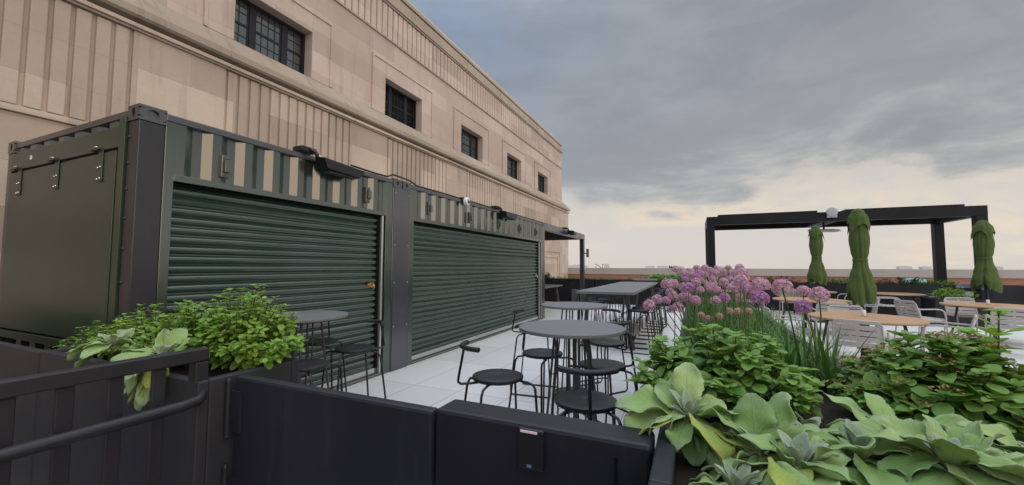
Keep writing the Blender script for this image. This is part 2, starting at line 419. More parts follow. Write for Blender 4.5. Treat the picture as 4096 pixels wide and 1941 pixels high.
def window(a, b):
    xw = XU-.24
    f = MB(); d = .05
    f.box(xw-.03, xw+.05, a, b, ZW1-d, ZW1); f.box(xw-.03, xw+.05, a, b, ZW0-.01, ZW0+.06)
    f.box(xw-.03, xw+.05, a, a+d, ZW0+.06, ZW1-d); f.box(xw-.03, xw+.05, b-d, b, ZW0+.06, ZW1-d)
    m1, m2 = a+.40, b-.40-.11
    for m0 in (m1, m2): f.box(xw-.03, xw+.03, m0, m0+.11, ZW0+.06, ZW1-d)
    fo = f.build('window', M['black'], bld, None, 0, True)
    s = MB()
    zm = (ZW0+ZW1)/2
    for p, q, n in ((a+d, m1, 2), (m1+.11, m2, 4), (m2+.11, b-d, 2)):
        s.box(xw-.02, xw+.012, p, q, zm-.022, zm+.022)
        s.box(xw-.02, xw+.010, p, p+.03, ZW0+.06, ZW1-d); s.box(xw-.02, xw+.010, q-.03, q, ZW0+.06, ZW1-d)
        for i in range(1, n):
            y = p + (q-p)*i/n; s.box(xw-.004, xw+.005, y-.007, y+.007, ZW0+.06, ZW1-d)
        for z in ((ZW0+.06+zm)/2, (zm+ZW1-d)/2): s.box(xw-.0035, xw+.0045, p+.03, q-.03, z-.008, z+.008)
    g_ = MB(); g_.box(xw-.012, xw-.003, a+.02, b-.02, ZW0+.03, ZW1-.03)
    for nm, mb, mt in (('sash', s, M['black']), ('pane', g_, M['screen'] if 6 < a < 7 else M['glass'])):
        o = mb.build(nm, mt, None, None, 0)
        for v in o.data.vertices: v.co -= Vector((bld.location))
        o.parent = fo
for a, b in wins: window(a, b)

# ------------------------------------------------------------------ far parapet, skyline
pp = thing('parapet_wall', 'low red brick parapet with pale limestone coping along the far roof edge', 'parapet', (12, 22.5, 0))
MB().box(-3.3, 60, 22.32, 22.7, -.3, .985).build('brick_wall', M['brick'], pp, None, 0, True)
MB().box(-3.3, 60, 22.27, 22.78, .985, 1.352).build('coping', M['parapet'], pp, None, .012, True)

# ------------------------------------------------------------------ shipping containers
TOP = 2.643
def corrugated(mb, y0, y1, z0, z1, x):
    """trapezoid profile; outer flat, slope in, inner flat, slope out"""
    pts = []; y = y0; seq = [(.072, 0), (.066, -.036), (.072, -.036), (.066, 0)]
    pts.append((y, 0)); i = 0
    while y < y1 - 1e-4:
        w, dx = seq[i % 4]; y = min(y1, y + w); pts.append((y, dx)); i += 1
    mb.sheet(pts, lambda p: (x + p[1], p[0], z0), lambda p: (x + p[1], p[0], z1))
def ribs(mb, y0, y1, z0, z1, x, pitch=.079):
    prof = []; z = z0; rr_ = random.Random(int(y0*100))
    while z < z1:
        q_ = rr_.uniform(.82, 1.12)
        for dz, dx in ((0,-.004),(.009,.014),(.022,.024),(.040,.026),(.055,.017),(.064,-.003),(.070,-.006)):
            if z + dz <= z1: prof.append((z + dz, dx*q_))
        z += pitch
    mb.sheet(prof, lambda p: (x + p[1], y0, p[0]), lambda p: (x + p[1], y1, p[0]))
def casting(mb, x, y, sx, sy, hole=None):
    """box casting with recessed dark hand-holes cut as real rings"""
    x0, x1 = sorted((x, x - .162*sx)); y0, y1 = sorted((y, y + .178*sy)); z0, z1 = TOP-.118, TOP
    t = .022
    mb.box(x0, x1, y0, y1, z1-t, z1); mb.box(x0, x1, y0, y1, z0, z0+t)
    mb.box(x0+t, x1-t, y0+t, y1-t, z0+t, z1-t)   # inner dark-looking core set back behind the holes
    cz = (z0+z1)/2
    def plate(fix, lo, hi, axis, rw, rh):
        n = 24; o = []; c = (lo+hi)/2; hw = (hi-lo)/2-.0005; hh = (z1-z0)/2-t
        for ring in range(2):
            for k in range(n):
                a = 2*PI*k/n; ca, sa = math.cos(a), math.sin(a)
                if ring == 0: u, v = c + rw*ca, cz + rh*sa
                else:
                    s = min(hw/max(abs(ca),1e-6), hh/max(abs(sa),1e-6)); u, v = c + s*ca, cz + s*sa
                o.append((fix, u, v) if axis == 'x' else (u, fix, v))
        dirn = t
        inner = [(p[0] - (dirn if (axis=='x' and fix==x1) else (-dirn if axis=='x' else 0)), p[1] + ((dirn if fix==y0 else -dirn) if axis=='y' else 0), p[2]) for p in o[:n]]
        mb.add(o + inner, [(k, (k+1)%n, n+(k+1)%n, n+k) for k in range(n)] + [(k, (k+1)%n, 2*n+(k+1)%n, 2*n+k) for k in range(n)])
    plate(x1, y0, y1, 'x', .042, .030) if False else plate(x1, y0, y1, 'x', hole or .030, .034)
    plate(x0, y0, y1, 'x', .03, .034)
    plate(y0, x0, x1, 'y', .022, .036); plate(y1, x0, x1, 'y', .022, .036)

def outlet(parent, y, z):
    b = MB(); b.box(-.034, .012, y-.035, y+.035, z-.10, z+.10)
    o = b.build('outlet_box', M['green'], parent, None, .006, True)
    c = MB(); c.box(.012, .045, y-.022, y+.030, z-.055, z+.05); 
    c.box(.012,.018,y-.026,y+.03,z+.065,z+.078); c.box(.012,.018,y-.026,y+.03,z-.082,z-.07)
    e = c.build('cover', M['green'], None, None, .006)
    for v in e.data.vertices: v.co -= parent.location
    e.parent = o

def container(y0, y1, oy0, oy1, label, outlets, track, ztop):
    t = thing('shipping_container', label, 'container', (-1.2, (y0+y1)/2, 0), 0, 'shipping containers along the wall')
    D = 2.438
    po = []
    for (x, sx) in ((0, 1), (-D, -1)):
        for (y, sy) in ((y0, 1), (y1, -1)):
            c = MB(); casting(c, x, y, sx, sy, .040 if y == 0 and x == 0 else .024); c.build('corner_casting', M['char'], t, 40, .003, True)
            p = MB(); xx = sorted((x - .004*sx, x - .15*sx)); yy = sorted((y + .004*sy, y + .172*sy))
            p.box(xx[0], xx[1], yy[0], yy[1], -.04, TOP-.119)
            if x == 0 and y == y0 and y0 == 0:
                for z in (2.40, 2.20, 2.0, 1.78, 1.55, 1.3, 1.05): p.sphere((-.125, .004, z), .012, 8, 4)
            p.build('corner_post', M['post'] if (y == y0 and x == 0 and y0 == 0) else M['char'], t, 40, .008, True)
    rl = MB()
    rl.box(-.07, -.006, y0+.178, y1-.178, TOP-.075, TOP-.018); rl.box(-D+.006, -D+.07, y0+.178, y1-.178, TOP-.075, TOP-.018)
    for y, s in ((y0, 1), (y1, -1)): rl.box(-D+.162, -.162, y+.01*s, y+.06*s, TOP-.075, TOP-.022)
    rl.build('top_rail', M['char'], t, None, .006, True)
    MB().box(-D+.06, -.06, y0+.05, y1-.05, TOP-.06, TOP-.035).build('roof', M['green'], t, None, 0, True)
    # front strip of corrugated steel above the opening
    cr = MB(); corrugated(cr, oy0+.0, oy1, ztop+.055, TOP-.075, -.016)
    cr.build('corrugated_panel', M['green'], t, None, 0, True, .002)
    fm = MB()
    fm.box(-.10, -.012, oy0, oy1, ztop, ztop+.057)                       # header
    fm.box(-.10, -.010, y0+.176, oy0, -.03, TOP-.075); fm.box(-.10, -.010, oy1, y1-.176, -.03, TOP-.075)
    fm.box(-.11, -.02, oy0, oy1, -.03, .035)
    fm.build('opening_frame', M['green'], t, None, .005, True)
    MB().box(-.10, -.004, oy0, oy1, .012, .030).build('threshold', M['tabletop'], t, None, 0, True)
    sh = MB(); ribs(sh, oy0+.01, oy1-track, .10, ztop-.01, -.085)
    so = sh.build('roller_shutter', M['shutter'], t, 40, 0, True, fix=False)
    def sub(mb, name, mat, par, bev=0, sm=None):
        o = mb.build(name, mat, None, sm, bev)
        for v in o.data.vertices: v.co -= t.location
        o.parent = par
    sub(MB().box(-.10,-.048,oy0+.01,oy1-track,.040,.105), 'bottom_bar', M['alu'], so, .004)
    ly = oy1-track-.045; k = MB()
    k.box(-.07,-.048, ly-.10, ly+.02, 1.165, 1.205); k.box(-.075,-.035, ly-.075, ly-.005, 1.155, 1.215); k.tube([(-.05,ly-.02,1.20),(-.03,ly-.01,1.17),(-.03,ly-.01,1.14),(-.05,ly-.02,1.12)], .008)
    sub(k, 'lock', M['brass'] if y0 == 0 else M['steel'], so, .004)
    tr = MB(); tr.box(-.06,-.02,oy1-track+.055,oy1-track+.085,.035,ztop); tr.box(-.06,-.005,oy1-.03,oy1-.012,.035,ztop) if y0 else None
    tr.build('shutter_track', M['alu'], t, None, .003, True)
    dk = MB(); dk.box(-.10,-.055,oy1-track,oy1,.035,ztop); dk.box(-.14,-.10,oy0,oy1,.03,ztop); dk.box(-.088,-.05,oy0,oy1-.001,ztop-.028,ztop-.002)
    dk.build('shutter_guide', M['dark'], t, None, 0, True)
    for y, z in outlets: outlet(t, y, z)
    # back wall, end walls
    bk = MB(); corrugated(bk, y0+.16, y1-.16, .1, TOP-.06, -D+.05); bk.box(-D+.02,-.05,y0+.02,y1-.02,-.04,.1)
    bk.build('back_panel', M['green'], t, None, 0, True, .002)
    for y, s in ((y0, 1), (y1, -1)):
        e = MB(); pts = []; x = -D+.15; i = 0; seq = [(.11,0),(.06,.045),(.07,.045),(.06,0)]
        pts.append((x, 0))
        while x < -.15-1e-4:
            w, dy = seq[i % 4]; x = min(-.15, x+w); pts.append((x, dy)); i += 1
        e.sheet(pts, lambda p: (p[0], y+(.022+p[1])*s, .05), lambda p: (p[0], y+(.022+p[1])*s, TOP-.075))
        e.build('end_panel', M['green'], t, None, 0, True, .002)
    return t
c1 = container(0, 2.991, .246, 2.689, 'dark green container with side hatch and one shutter, nearest to the camera', [(.62, 2.30), (2.33, 2.33)], .115, 2.10)
c2 = container(3.011, 9.069, 3.29, 8.83, 'long dark green container with wide roller shutter, behind the shorter one', [(3.65,2.33),(4.93,2.33),(6.15,2.33),(7.3,2.33),(8.38,2.33)], .22, 2.095)
# hatch in the end of the first container
ha = MB(); ha.box(-2.26,-.262,-.020,.022,.84,2.31)
hat = ha.build('hatch', M['hatch'], c1, None, .006, True)
hd = MB(); hd.box(-2.30,-.25,-.012,.02,2.335,2.50); hd.box(-2.30,-2.27,-.012,.02,.4,2.335); hd.box(-.25,-.165,-.012,.02,.05,TOP-.08); hd.box(-2.30,-.25,-.03,.02,.76,.825)
hd.build('hatch_frame', M['hatch'], c1, None, .004, True)
MB().box(-2.262,-.255,-.012,.024,2.312,2.334).build('hatch_gap_shadow', M['dark'], c1, None, 0, True)  # near-black bar paints in the shadow of the joint above the hatch
for xh in (-.47, -1.23, -2.01):
    h = MB(); h.box(xh-.035, xh+.035, -.030, -.020, 2.08, 2.33); h.box(xh-.10, xh+.035, -.06, -.022, 2.325, 2.345)
    for dz in (2.10, 2.145):
        pass
    o = h.build('hinge', M['hatch'], None, None, .004)
    for v in o.data.vertices: v.co -= c1.location
    o.parent = hat
    b = MB()
    for dx, dz in ((-.02,2.19),(.02,2.195),(-.02,2.10),(.02,2.105)): b.sphere((xh+dx, -.033, dz), .0085, 8, 4)
    b.sphere((xh, -.055, 2.345), .02, 8, 4, .5)
    o = b.build('bolt', M['chrome'], None, 60)
    for v in o.data.vertices: v.co -= c1.location
    o.parent = hat
MB().box(-1.83,-1.80,-.022,-.012,2.40,2.44).build('sticker', M['white'], c1, None, .004, True)
# joint plate between the two containers
jp = tag(MB().box(-.03,.004,2.835,3.165,-.02,TOP-.121).build('cover_plate', M['plate'], None, None, .003), 'smooth blue grey steel plate over the joint between the two containers', 'cover plate')
sc_ = MB()
for y in (2.86, 3.14):
    for z in (2.44, 1.72, 1.2, .6): sc_.sphere((.005, y, z), .009, 8, 4)
sc_.build('screw', M['steel'], jp, 60)

# ------------------------------------------------------------------ canopy frame beyond the containers
cf = thing('canopy_frame', 'charcoal steel canopy frame continuing past the far end of the long container', 'canopy', (-1.2, 11.3, 0))
cy0, cy1 = 9.075, 13.62
b = MB(); b.box(-.16, -.002, cy0, cy1, 2.455, TOP); b.build('beam', M['char'], cf, None, .006, True)
b = MB(); b.box(-2.44, -2.30, cy0, cy1, 2.455, TOP); b.build('beam', M['char'], cf, None, .006, True)
b = MB(); b.box(-2.30, -.16, cy1-.16, cy1-.004, 2.455, TOP-.003); b.build('beam', M['char'], cf, None, .006, True)
for x in (-.162, -2.44):
    b = MB(); b.box(x, x+.158, cy1-.165, cy1-.002, 0, 2.454); b.build('post', M['char'], cf, None, .006, True)
b = MB()
for i in range(9):
    y = cy0 + .25 + i*.48; b.box(-2.30,-.16,y,y+.06,2.48,2.56)
b.box(-2.31,-.15,cy0,cy1-.1,2.58,2.60)
b.build('roof', M['black'], cf, None, 0, True)

def floodlight(label, y, length, depth=.16, zc=2.53, x0=.02, tilt=.0):
    t = thing('floodlight', label, 'floodlight', (0, y, TOP), 0, 'floodlights on the container tops')
    m = MB(); m.box(-.10, .05, -.10, .08, -.004, .05); m.tube([(0.05,0,.03),(.09,.03,.0),(.09,.07,-.05)], .022)
    m.build('bracket', M['blackm'], t, 40, .006)
    bd = MB(); L_ = length
    bd.prism([(.0,-.035),(L_,-.065),(L_-.09,-.165),(.05,-.150)], lambda p: (.035, p[0]+.06, p[1]), lambda p: (.035+depth, p[0]+.06, p[1]-.02))
    bd.build('lamp_body', M['blackm'], t, None, .008)
    MB().box(.07, .07+depth*.6, .15, L_-.04, -.192, -.184).build('lens', M['tableleg'], t)
    MB().box(.10,.13,.05,.075,-.05,-.03).build('knob', M['chrome'], t, None, .004)
    return t
f1 = floodlight('long black floodlight on the top rail above the near shutter', 1.44, .60)
f2 = floodlight('black floodlight on the top rail above the far shutter, beside the white camera', 6.02, .62)
f3 = floodlight('small black floodlight on the beam of the canopy frame past the containers', 11.05, .42, .22)
t = thing('hanging_heater', 'dark wedge shaped heater hanging under the canopy frame', 'heater', (-1.1, 10.6, 2.455))
MB().prism([(-.34,-.03),(.34,-.03),(.27,-.2),(-.27,-.2)], lambda p: (p[0],-.15,p[1]), lambda p: (p[0],.15,p[1])).build('housing', M['blackm'], t, None, .008)
MB().box(-.02,.02,-.02,.02,-.03,.06).build('bracket', M['blackm'], t)
t = thing('wall_lamp', 'slim black lamp on a short arm on the canopy frame post', 'lamp', (-.002, 13.55, 1.93))
MB().tube([(0,0,0),(.10,0,.0)], .018).build('arm', M['blackm'], t, 40)
MB().box(.10,.15,-.12,.12,-.15,.17).build('housing', M['blackm'], t, None, .01)
# security camera
t = thing('security_camera', 'round white security camera on the container top rail', 'camera', (0, 4.70, 2.615))
MB().box(-.08,.02,-.09,.03,-.02,.05).build('bracket', M['blackm'], t, None, .006)
MB().lathe([(.02,.0),(.07,.004),(.074,.02),(.074,.055),(.066,.07),(.045,.075)], (0.02,0,-.02), 24, 'x').build('housing', M['white'], t, 40)
MB().lathe([(.043,.07),(.040,.09),(.028,.108),(.01,.116)], (0.02,0,-.02), 20, 'x').build('lens_dome', M['glass'], t, 60)
# cable
cp = [(-.03,2.08,2.655),(-.03,2.5,2.645),(-.03,2.72,2.65),(-.03,2.84,2.70),(-.03,3.0,2.695),(-.03,3.2,2.685),(-.03,3.36,2.64)] + [(-.03, 3.6+.5*i, 2.642+.004*(i%2)) for i in range(21)]
tag(MB().tube(cp, .0125, 8).build('cable', M['cable'], None, 60), 'thin black cable running along the top edge of the containers', 'cable')

# ------------------------------------------------------------------ planters, gate, railing
HP = .95
def planter(label, x0, x1, y0, y1, h=HP, wall=.045, soil=.09, mat='planter', group=None, z0=0):
    t = thing('planter_box', label, 'planter', ((x0+x1)/2, (y0+y1)/2, z0), 0, group)
    b = MB()
    b.box(x0,x1,y0,y0+wall,z0+.02,h); b.box(x0,x1,y1-wall,y1,z0+.02,h); b.box(x0,x0+wall,y0+wall,y1-wall,z0+.02,h); b.box(x1-wall,x1,y0+wall,y1-wall,z0+.02,h)
    b.box(x0+.03,x1-.03,y0+.03,y1-.03,z0,z0+.02)
    b.build('box', M[mat], t, None, .006, True)
    s = MB(); nx = max(2,int((x1-x0)/.12)); ny = max(2,int((y1-y0)/.12))
    vs = [(x0+wall+(x1-x0-2*wall)*i/nx, y0+wall+(y1-y0-2*wall)*j/ny, h-soil+rnd.uniform(-.015,.015)) for j in range(ny+1) for i in range(nx+1)]
    s.add(vs, [(j*(nx+1)+i, j*(nx+1)+i+1, (j+1)*(nx+1)+i+1, (j+1)*(nx+1)+i) for j in range(ny) for i in range(nx)])
    s.build('soil', M['soil'], t, 80, 0, True)
    return t
planter('dark grey planter box at left holding bushes and woolly leaves before the first container', .42, 1.90, -.545, -.075)
tag(MB().box(-3.1, .415, -.548, -.505, 0, .945).build('fence_panel', M['planter'], None, None, .01), 'plain dark fence panel at the left edge below the container hatch', 'fence')
planter('black planter box at right in front, filled with large woolly leaves', 3.655, 7.2, -.62, .66, wall=.05, soil=.07, mat='gate')
planter('long black planter box of alliums between bar stools and dining tables', 3.66, 4.42, .67, 6.4, mat='gate')

gt = thing('gate', 'wide black metal gate panel with hinges on its left edge', 'gate', (1.93, -.40, 0))
MB().box(1.93, 2.962, -.418, -.370, .06, HP).build('door_panel', M['gate'], gt, None, .012, True)
for z0, z1 in ((.70, .92), (.30, .56)):
    h = MB(); h.tube([(1.915,-.432,z0),(1.915,-.432,z1)], .011, 12); h.sphere((1.915,-.432,z1+.004), .012, 10, 6, 1.6); h.sphere((1.915,-.432,z0-.004), .012, 10, 6)
    h.box(1.90,1.99,-.427,-.419,z0+.02,z1-.03)
    h.build('hinge', M['gate'], gt, 40, 0, True)
gp = thing('gate_post', 'thick black gate post panel with a small lock box on its face', 'gate post', (3.28, -.36, 0))
MB().box(2.975, 3.648, -.420, -.300, 0, HP+.012).build('post_panel', M['black'], gp, None, .012, True)
lb = MB(); lb.box(3.278, 3.356, -.436, -.420, .842, .955); lbo = lb.build('lock_box', M['blackm'], gp, None, .004, True)
def sub2(mb, nm, mat, par, top, bev=0):
    o = mb.build(nm, mat, None, None, bev)
    for v in o.data.vertices: v.co -= top.location
    o.parent = par
sub2(MB().box(3.286,3.338,-.4395,-.436,.9455,.9515), 'reflection_strip', M['pink'], lbo, gp)  # pinkish reflection drawn as a coloured strip, no lamp
sub2(MB().box(3.306,3.320,-.4385,-.436,.849,.856), 'label_plate', M['blue'], lbo, gp)
MB().box(3.553, 3.560, -.424, -.4195, .3, .918).build('slot', M['dark'], gp, None, 0, True)

ra = thing('handrail', 'black steel railing with round grab bar in the lower left corner', 'railing', (1.85, -1.2, 0))
XR = 1.852
MB().box(XR-.026, XR+.026, -3.4, -.492, 1.028, 1.080).build('top_rail', M['rail'], ra, None, .005, True)
MB().box(XR-.026, XR+.026, -.544, -.492, .0, 1.026).build('post', M['rail'], ra, None, .005, True)
for i in range(22):
    y = -.655 - .129*i
    MB().box(XR-.008, XR+.008, y-.026, y+.020, .12, 1.026).build('picket', M['rail'], ra, None, .004, True)
MB().tube([(XR+.012,-.518,.905),(XR+.05,-.53,.895),(XR+.075,-.56,.885),(XR+.08,-.62,.88),(XR+.08,-1.0,.88),(XR+.08,-3.4,.88)], .021, 14).build('grab_bar', M['rail'], ra, 50, 0, True)
tag(MB().tube([(3.64,-.62,.62),(3.60,-.63,.66),(3.59,-.66,.68),(3.59,-.8,.68),(3.59,-3,.68)], .021, 12).build('grab_bar', M['rail'], None, 50), 'short end of a black round grab bar at the bottom edge beside the gate post', 'grab bar')

# far planters
GF = 'black planters along the far side of the terrace'
fp = [(-3.1,.2,'farthest left of the black planters at the back, grasses on top, beside the building'),(.24,3.6,'black planter at the back behind the long bar table, grasses and broad leaves on top'),
      (3.64,7.0,'black planter at the back behind the alliums and the left pergola post'),(7.04,10.4,'black planter at the back between the two right umbrellas, dark shrubs spilling over'),
      (10.44,13.8,'black planter at the back behind the rightmost umbrella'),(13.84,18,'black planter at the back at the right edge of the photo')]
for x0, x1, lab in fp: planter(lab, x0, x1, 14.2, 15.0, .93, mat='black', group=GF)
planter('low black planter in front of the back row holding a bright green shrub', 9.2, 10.25, 11.9, 12.6, .66, mat='black')

# ------------------------------------------------------------------ right pergola
pg = thing('pergola', 'large black steel pergola frame with flat top across the right of the terrace', 'pergola', (7.7, 15, 0))
PX0, PX1, PY0, PY1, PZ0, PZ1 = 4.22, 11.17, 13.82, 16.2, 2.86, 3.165
for (x0,x1,y0,y1) in ((PX0,PX1,PY0,PY0+.2),(PX0,PX1,PY1-.2,PY1),(PX0,PX0+.2,PY0+.2,PY1-.2),(PX1-.2,PX1,PY0+.2,PY1-.2),(7.5,7.9,PY0+.2,PY1-.2)):
    MB().box(x0,x1,y0,y1,PZ0,PZ1-.02).build('beam', M['pergola'], pg, None, .006, True)
for x in (PX0, PX1-.24):
    for y in (PY0, PY1-.24):
        MB().box(x+.002,x+.238,y+.002,y+.238,0,PZ0-.001).build('post', M['pergola'], pg, None, .008, True)
for a, b in ((PX0+.35, 7.35), (8.05, PX1-.45)):
    s = MB()
    s.box(a,b,PY0+.02,PY1-.1,PZ1-.018,PZ1+.04)
    for i in range(int((b-a)/.22)): s.box(a+.05+i*.22, a+.075+i*.22, PY0-.006, PY0+.02, PZ1-.01, PZ1+.006)
    s.build('louvre_roof', M['pergola'], pg, None, 0, True)
t = thing('round_junction_box', 'round pale grey box on the front beam of the pergola', 'junction box', (7.70, 13.82, 3.13))
MB().lathe([(.10,-.001),(.14,-.01),(.15,-.05),(.14,-.075),(.10,-.085)], (0,0,0), 24, 'y').build('housing', M['greybox'], t, 40)
MB().box(-.13,.13,-.06,-.02,-.17,-.09).build('base', M['greybox'], t, None, .01)
t = thing('patio_heater', 'flat heater hanging on a short rod under the pergola', 'heater', (7.68, 14.6, 2.86), .2)
MB().tube([(0,0,0),(0,0,-.22)], .03, 8).build('rod', M['pergola'], t, 40)
h = MB(); h.prism([(-.42,-.03),(.42,-.03),(.36,.04),(-.36,.04)], lambda p: (p[0],-.16,p[1]-.25-.25*0), lambda p: (p[0],.16,p[1]-.21))
h.build('housing', M['greybox'], t, None, .006)
MB().box(-.36,.36,-.11,.11,-.285,-.279).build('reflector', M['heat'], t)

# ------------------------------------------------------------------ bar tables and stools
def round_top(n, rr, th):
    m = MB(); m.lathe([(rr-.004, -th), (rr, -th+.004), (rr, -.004), (rr-.004, 0)], (0,0,0), 72); return m
HB = 1.0
def bar_table(x, y, rz, label):
    t = thing('bar_table', label, 'bar table', (x, y, 0), rz, 'round grey bar tables')
    m = MB(); rr = .375; th = .024
    m.lathe([(rr-.004, HB-th), (rr, HB-th+.004), (rr, HB-.003), (rr-.003, HB)], (0,0,0), 72); m.build('tabletop', M['tabletop'], t, 40)
    for k in range(4):
        a = k*PI/2+.3; c, s = math.cos(a)*.10, math.sin(a)*.10; q = .014 if k == 3 else .006
        MB().box(c-q,c+q,s-q,s+q,.02,HB-th).build('column', M['tableleg'], t, None, .002)
    for k in range(4):
        a = k*PI/2+PI/4; c, s = math.cos(a), math.sin(a)
        MB().tube([(c*.15,s*.15,HB-th),(c*.27,s*.27,.0)], .0085, 8).build('leg', M['tableleg'], t, 50)
    m = MB(); m.lathe([(.24,0),(.245,.004),(.245,.016),(.24,.02)], (0,0,0), 40); m.build('base', M['tableleg'], t, 40)
    return t
bar_table(2.953, 1.282, .2, 'round grey bar table in the front centre with four black stools around')
bar_table(2.52, 2.925, .5, 'round grey bar table just behind the front centre one')
bar_table(.636, .935, .1, 'round grey bar table close to the near shutter, partly behind the bush')

def make_stool():
    t = thing('bar_stool', '', 'stool')
    m = MB(); r = .173; m.lathe([(.01,.672),(r-.012,.672),(r-.002,.678),(r,.688),(r-.003,.697),(r-.012,.700),(.012,.698),(.006,.694)], (0,0,0), 40)
    m.build('seat', M['seat'], t, 35)
    for sx in (-1, 1):
        pts = [(sx*.07,.13,.664),(sx*.13,.165,.664),(sx*.165,.185,.655),(sx*.178,.195,.63),(sx*.205,.225,.1),(sx*.208,.225,.03),(sx*.208,.205,.010),(sx*.208,-.20,.010),(sx*.208,-.222,.03),(sx*.205,-.225,.1),(sx*.165,-.165,.62),(sx*.15,-.15,.652),(sx*.11,-.11,.664),(sx*.06,-.06,.664)]
        MB().tube(pts, .0085, 8).build('leg_frame', M['blackm'], t, 60)
    fr = MB(); fr.tube([(-.196,.213,.27),(-.19,.26,.262),(-.17,.275,.26),(.17,.275,.26),(.19,.26,.262),(.196,.213,.27)], .007, 8)
    fr.build('footrest', M['blackm'], t, 60)
    st = MB(); st.tube([(0,-.02,.662),(0,-.20,.662),(0,-.255,.664),(0,-.272,.678),(0,-.272,.70),(0,-.235,.90)], .0085, 8)
    st.build('back_stem', M['blackm'], t, 60)
    bk = MB(); n = 12; pts = []
    for i in range(n+1):
        a = (i/n-.5); pts.append((a*.285, -.245+.30*a*a*.9+.0, .902))
    bk.tube(pts, .0165, 12)
    bk.build('backrest', M['seat'], t, 50)
    return t
st0 = make_stool()
GS = 'black bar stools with round seats'
def face(bx, by):   # back direction -> rotation (local back is -Y)
    return math.atan2(by, bx) + PI/2
stools = [
 (2.541,.933,-.70,-.71,'black stool left of the front bar table, its backrest bar at the far left'),
 (3.199,.692,.32,-.95,'nearest black stool, backrest bar facing the camera just over the gate post'),
 (3.116,1.548,.73,.68,'black stool tucked under the right side of the front bar table'),
 (2.566,1.745,-.87,.49,'black stool behind the front bar table on its left side'),
 (2.971,2.466,.78,-.62,'black stool between the two centre bar tables on the right'),
 (2.07,2.86,-.97,-.10,'black stool left of the second bar table, its back to the far shutter'),
 (2.74,3.23,.58,.81,'black stool at the far right side of the second bar table'),
 (.971,1.222,.40,.92,'black stool right of the bar table by the near shutter, near the shutter lock'),
 (1.10,.60,.30,-.95,'black stool in front of the shutter side bar table, partly behind the planter corner'),
 (.40,1.33,-.5,.86,'black stool between the shutter side bar table and the near shutter'),
 (.30,.62,-.76,-.65,'black stool left of the shutter side bar table, half hidden by the bush')]
for i in range(9):
    stools.append((2.90+.012*((i*7)%5-2), 5.62+.47*i, 1, .05*((i*5)%3-1), ['nearest stool of the row on the right of the long bar table','second nearest stool in the row right of the long bar table','third stool in the row right of the long bar table'][i] if i < 3 else 'black stool far along the row on the right of the long bar table'))
for i in range(5):
    stools.append((1.93, 6.2+.72*i, -1, .04*((i*5)%3-1), 'nearest stool under the left side of the long bar table' if i == 0 else 'black stool farther along the left side of the long bar table'))
stools += [(2.55,13.05,.6,-.6,'black stool at the right of the small bar table at the back'),(1.9,13.0,-.6,-.6,'black stool at the left of the small bar table at the back')]
for i, (x, y, bx, by, lab) in enumerate(stools):
    if i == 0:
        st0.location = (x, y, 0); st0.rotation_euler[2] = face(bx, by); st0['label'] = lab; st0['group'] = GS
    else: dup(st0, (x, y, 0), face(bx, by), lab, GS)

def plank_table(label, x0, x1, y0, y1, h, name='long_table'):
    t = thing(name, label, 'bar table', ((x0+x1)/2, (y0+y1)/2, 0))
    MB().box(x0,x1,y0,y1,h-.045,h).build('tabletop', M['tabletop'], t, None, .004, True)
    ym = (y0+y1)/2
    for y in (y0+.28, y1-.28):
        for xs, xf in ((x0+.15,x0+.06),(x1-.15,x1-.06)):
            MB().bar((xs,y,h-.046),(xf,y,.01),.055,.10,(0,1,0)).build('leg', M['tableleg'], t, None, .003, True)
            
        MB().box(x0+.13,x1-.13,y-.03,y+.03,h-.11,h-.047).build('crossbar', M['tableleg'], t, None, .003, True)
    return t
plank_table('long grey rectangular bar table with splayed legs in the middle of the terrace', 1.87, 2.85, 5.42, 10.35, HB)
plank_table('grey table under the canopy frame, cut off by the end of the far container', -1.95, -.62, 10.5, 12.75, .76)
plank_table('small grey bar table far back in front of the planters', 1.85, 2.6, 12.9, 13.6, HB, 'bar_table')
t = thing('folding_chair', 'dark green grey panelled chair left of the long bar table', 'chair', (1.22, 8.55, 0), .3)
for x in (-.21, 0, .21):
    MB().box(x-.095, x+.095, .18, .2, .48, .84).build('back_panel', M['tableleg'], t, None, .01)
MB().box(-.3,.3,-.22,.2,.44,.465).build('seat', M['tableleg'], t, None, .01)
for x in (-.28,.28):
    for y in (-.2,.2): MB().tube([(x,y,.44),(x*1.05,y*1.1,0)], .012).build('leg', M['blackm'], t, 50)

# ------------------------------------------------------------------ dining tables, chairs, umbrellas
HD = .71
def dining(x, y, rr, label, rz=0):
    t = thing('dining_table', label, 'dining table', (x, y, 0), rz, 'round wooden dining tables')
    m = MB(); m.lathe([(rr-.010,HD-.028),(rr,HD-.020),(rr,HD-.004),(rr-.004,HD)], (0,0,0), 64); m.build('tabletop', M['wood'], t, 40)
    m = MB(); m.lathe([(rr-.05,HD-.040),(rr-.02,HD-.037),(rr-.02,HD-.029),(rr-.05,HD-.029)], (0,0,0), 48); m.build('rim', M['blackm'], t, 40)
    for k in range(4):
        a = k*PI/2+PI/4+.25; c, s = math.cos(a), math.sin(a)
        MB().bar((c*rr*.62,s*rr*.62,HD-.04),(c*rr*.80,s*rr*.80,0),.06,.035,(c,s,0)).build('leg', M['blackm'], t, None, .006)
        MB().bar((0,0,HD-.06),(c*rr*.62,s*rr*.62,HD-.06),.04,.03).build('brace', M['blackm'], t)
    return t
dining(6.01,5.95,.67,'round wooden dining table nearest the camera on the right terrace', .3)
dining(8.99,9.42,.68,'round wooden dining table at the right edge of the photo', .1)
dining(6.12,9.49,.70,'round wooden dining table behind the nearest one, left of the middle umbrella', .5)
dining(8.81,13.1,.66,'round wooden dining table far back before the planters, right of the middle umbrella', 0)
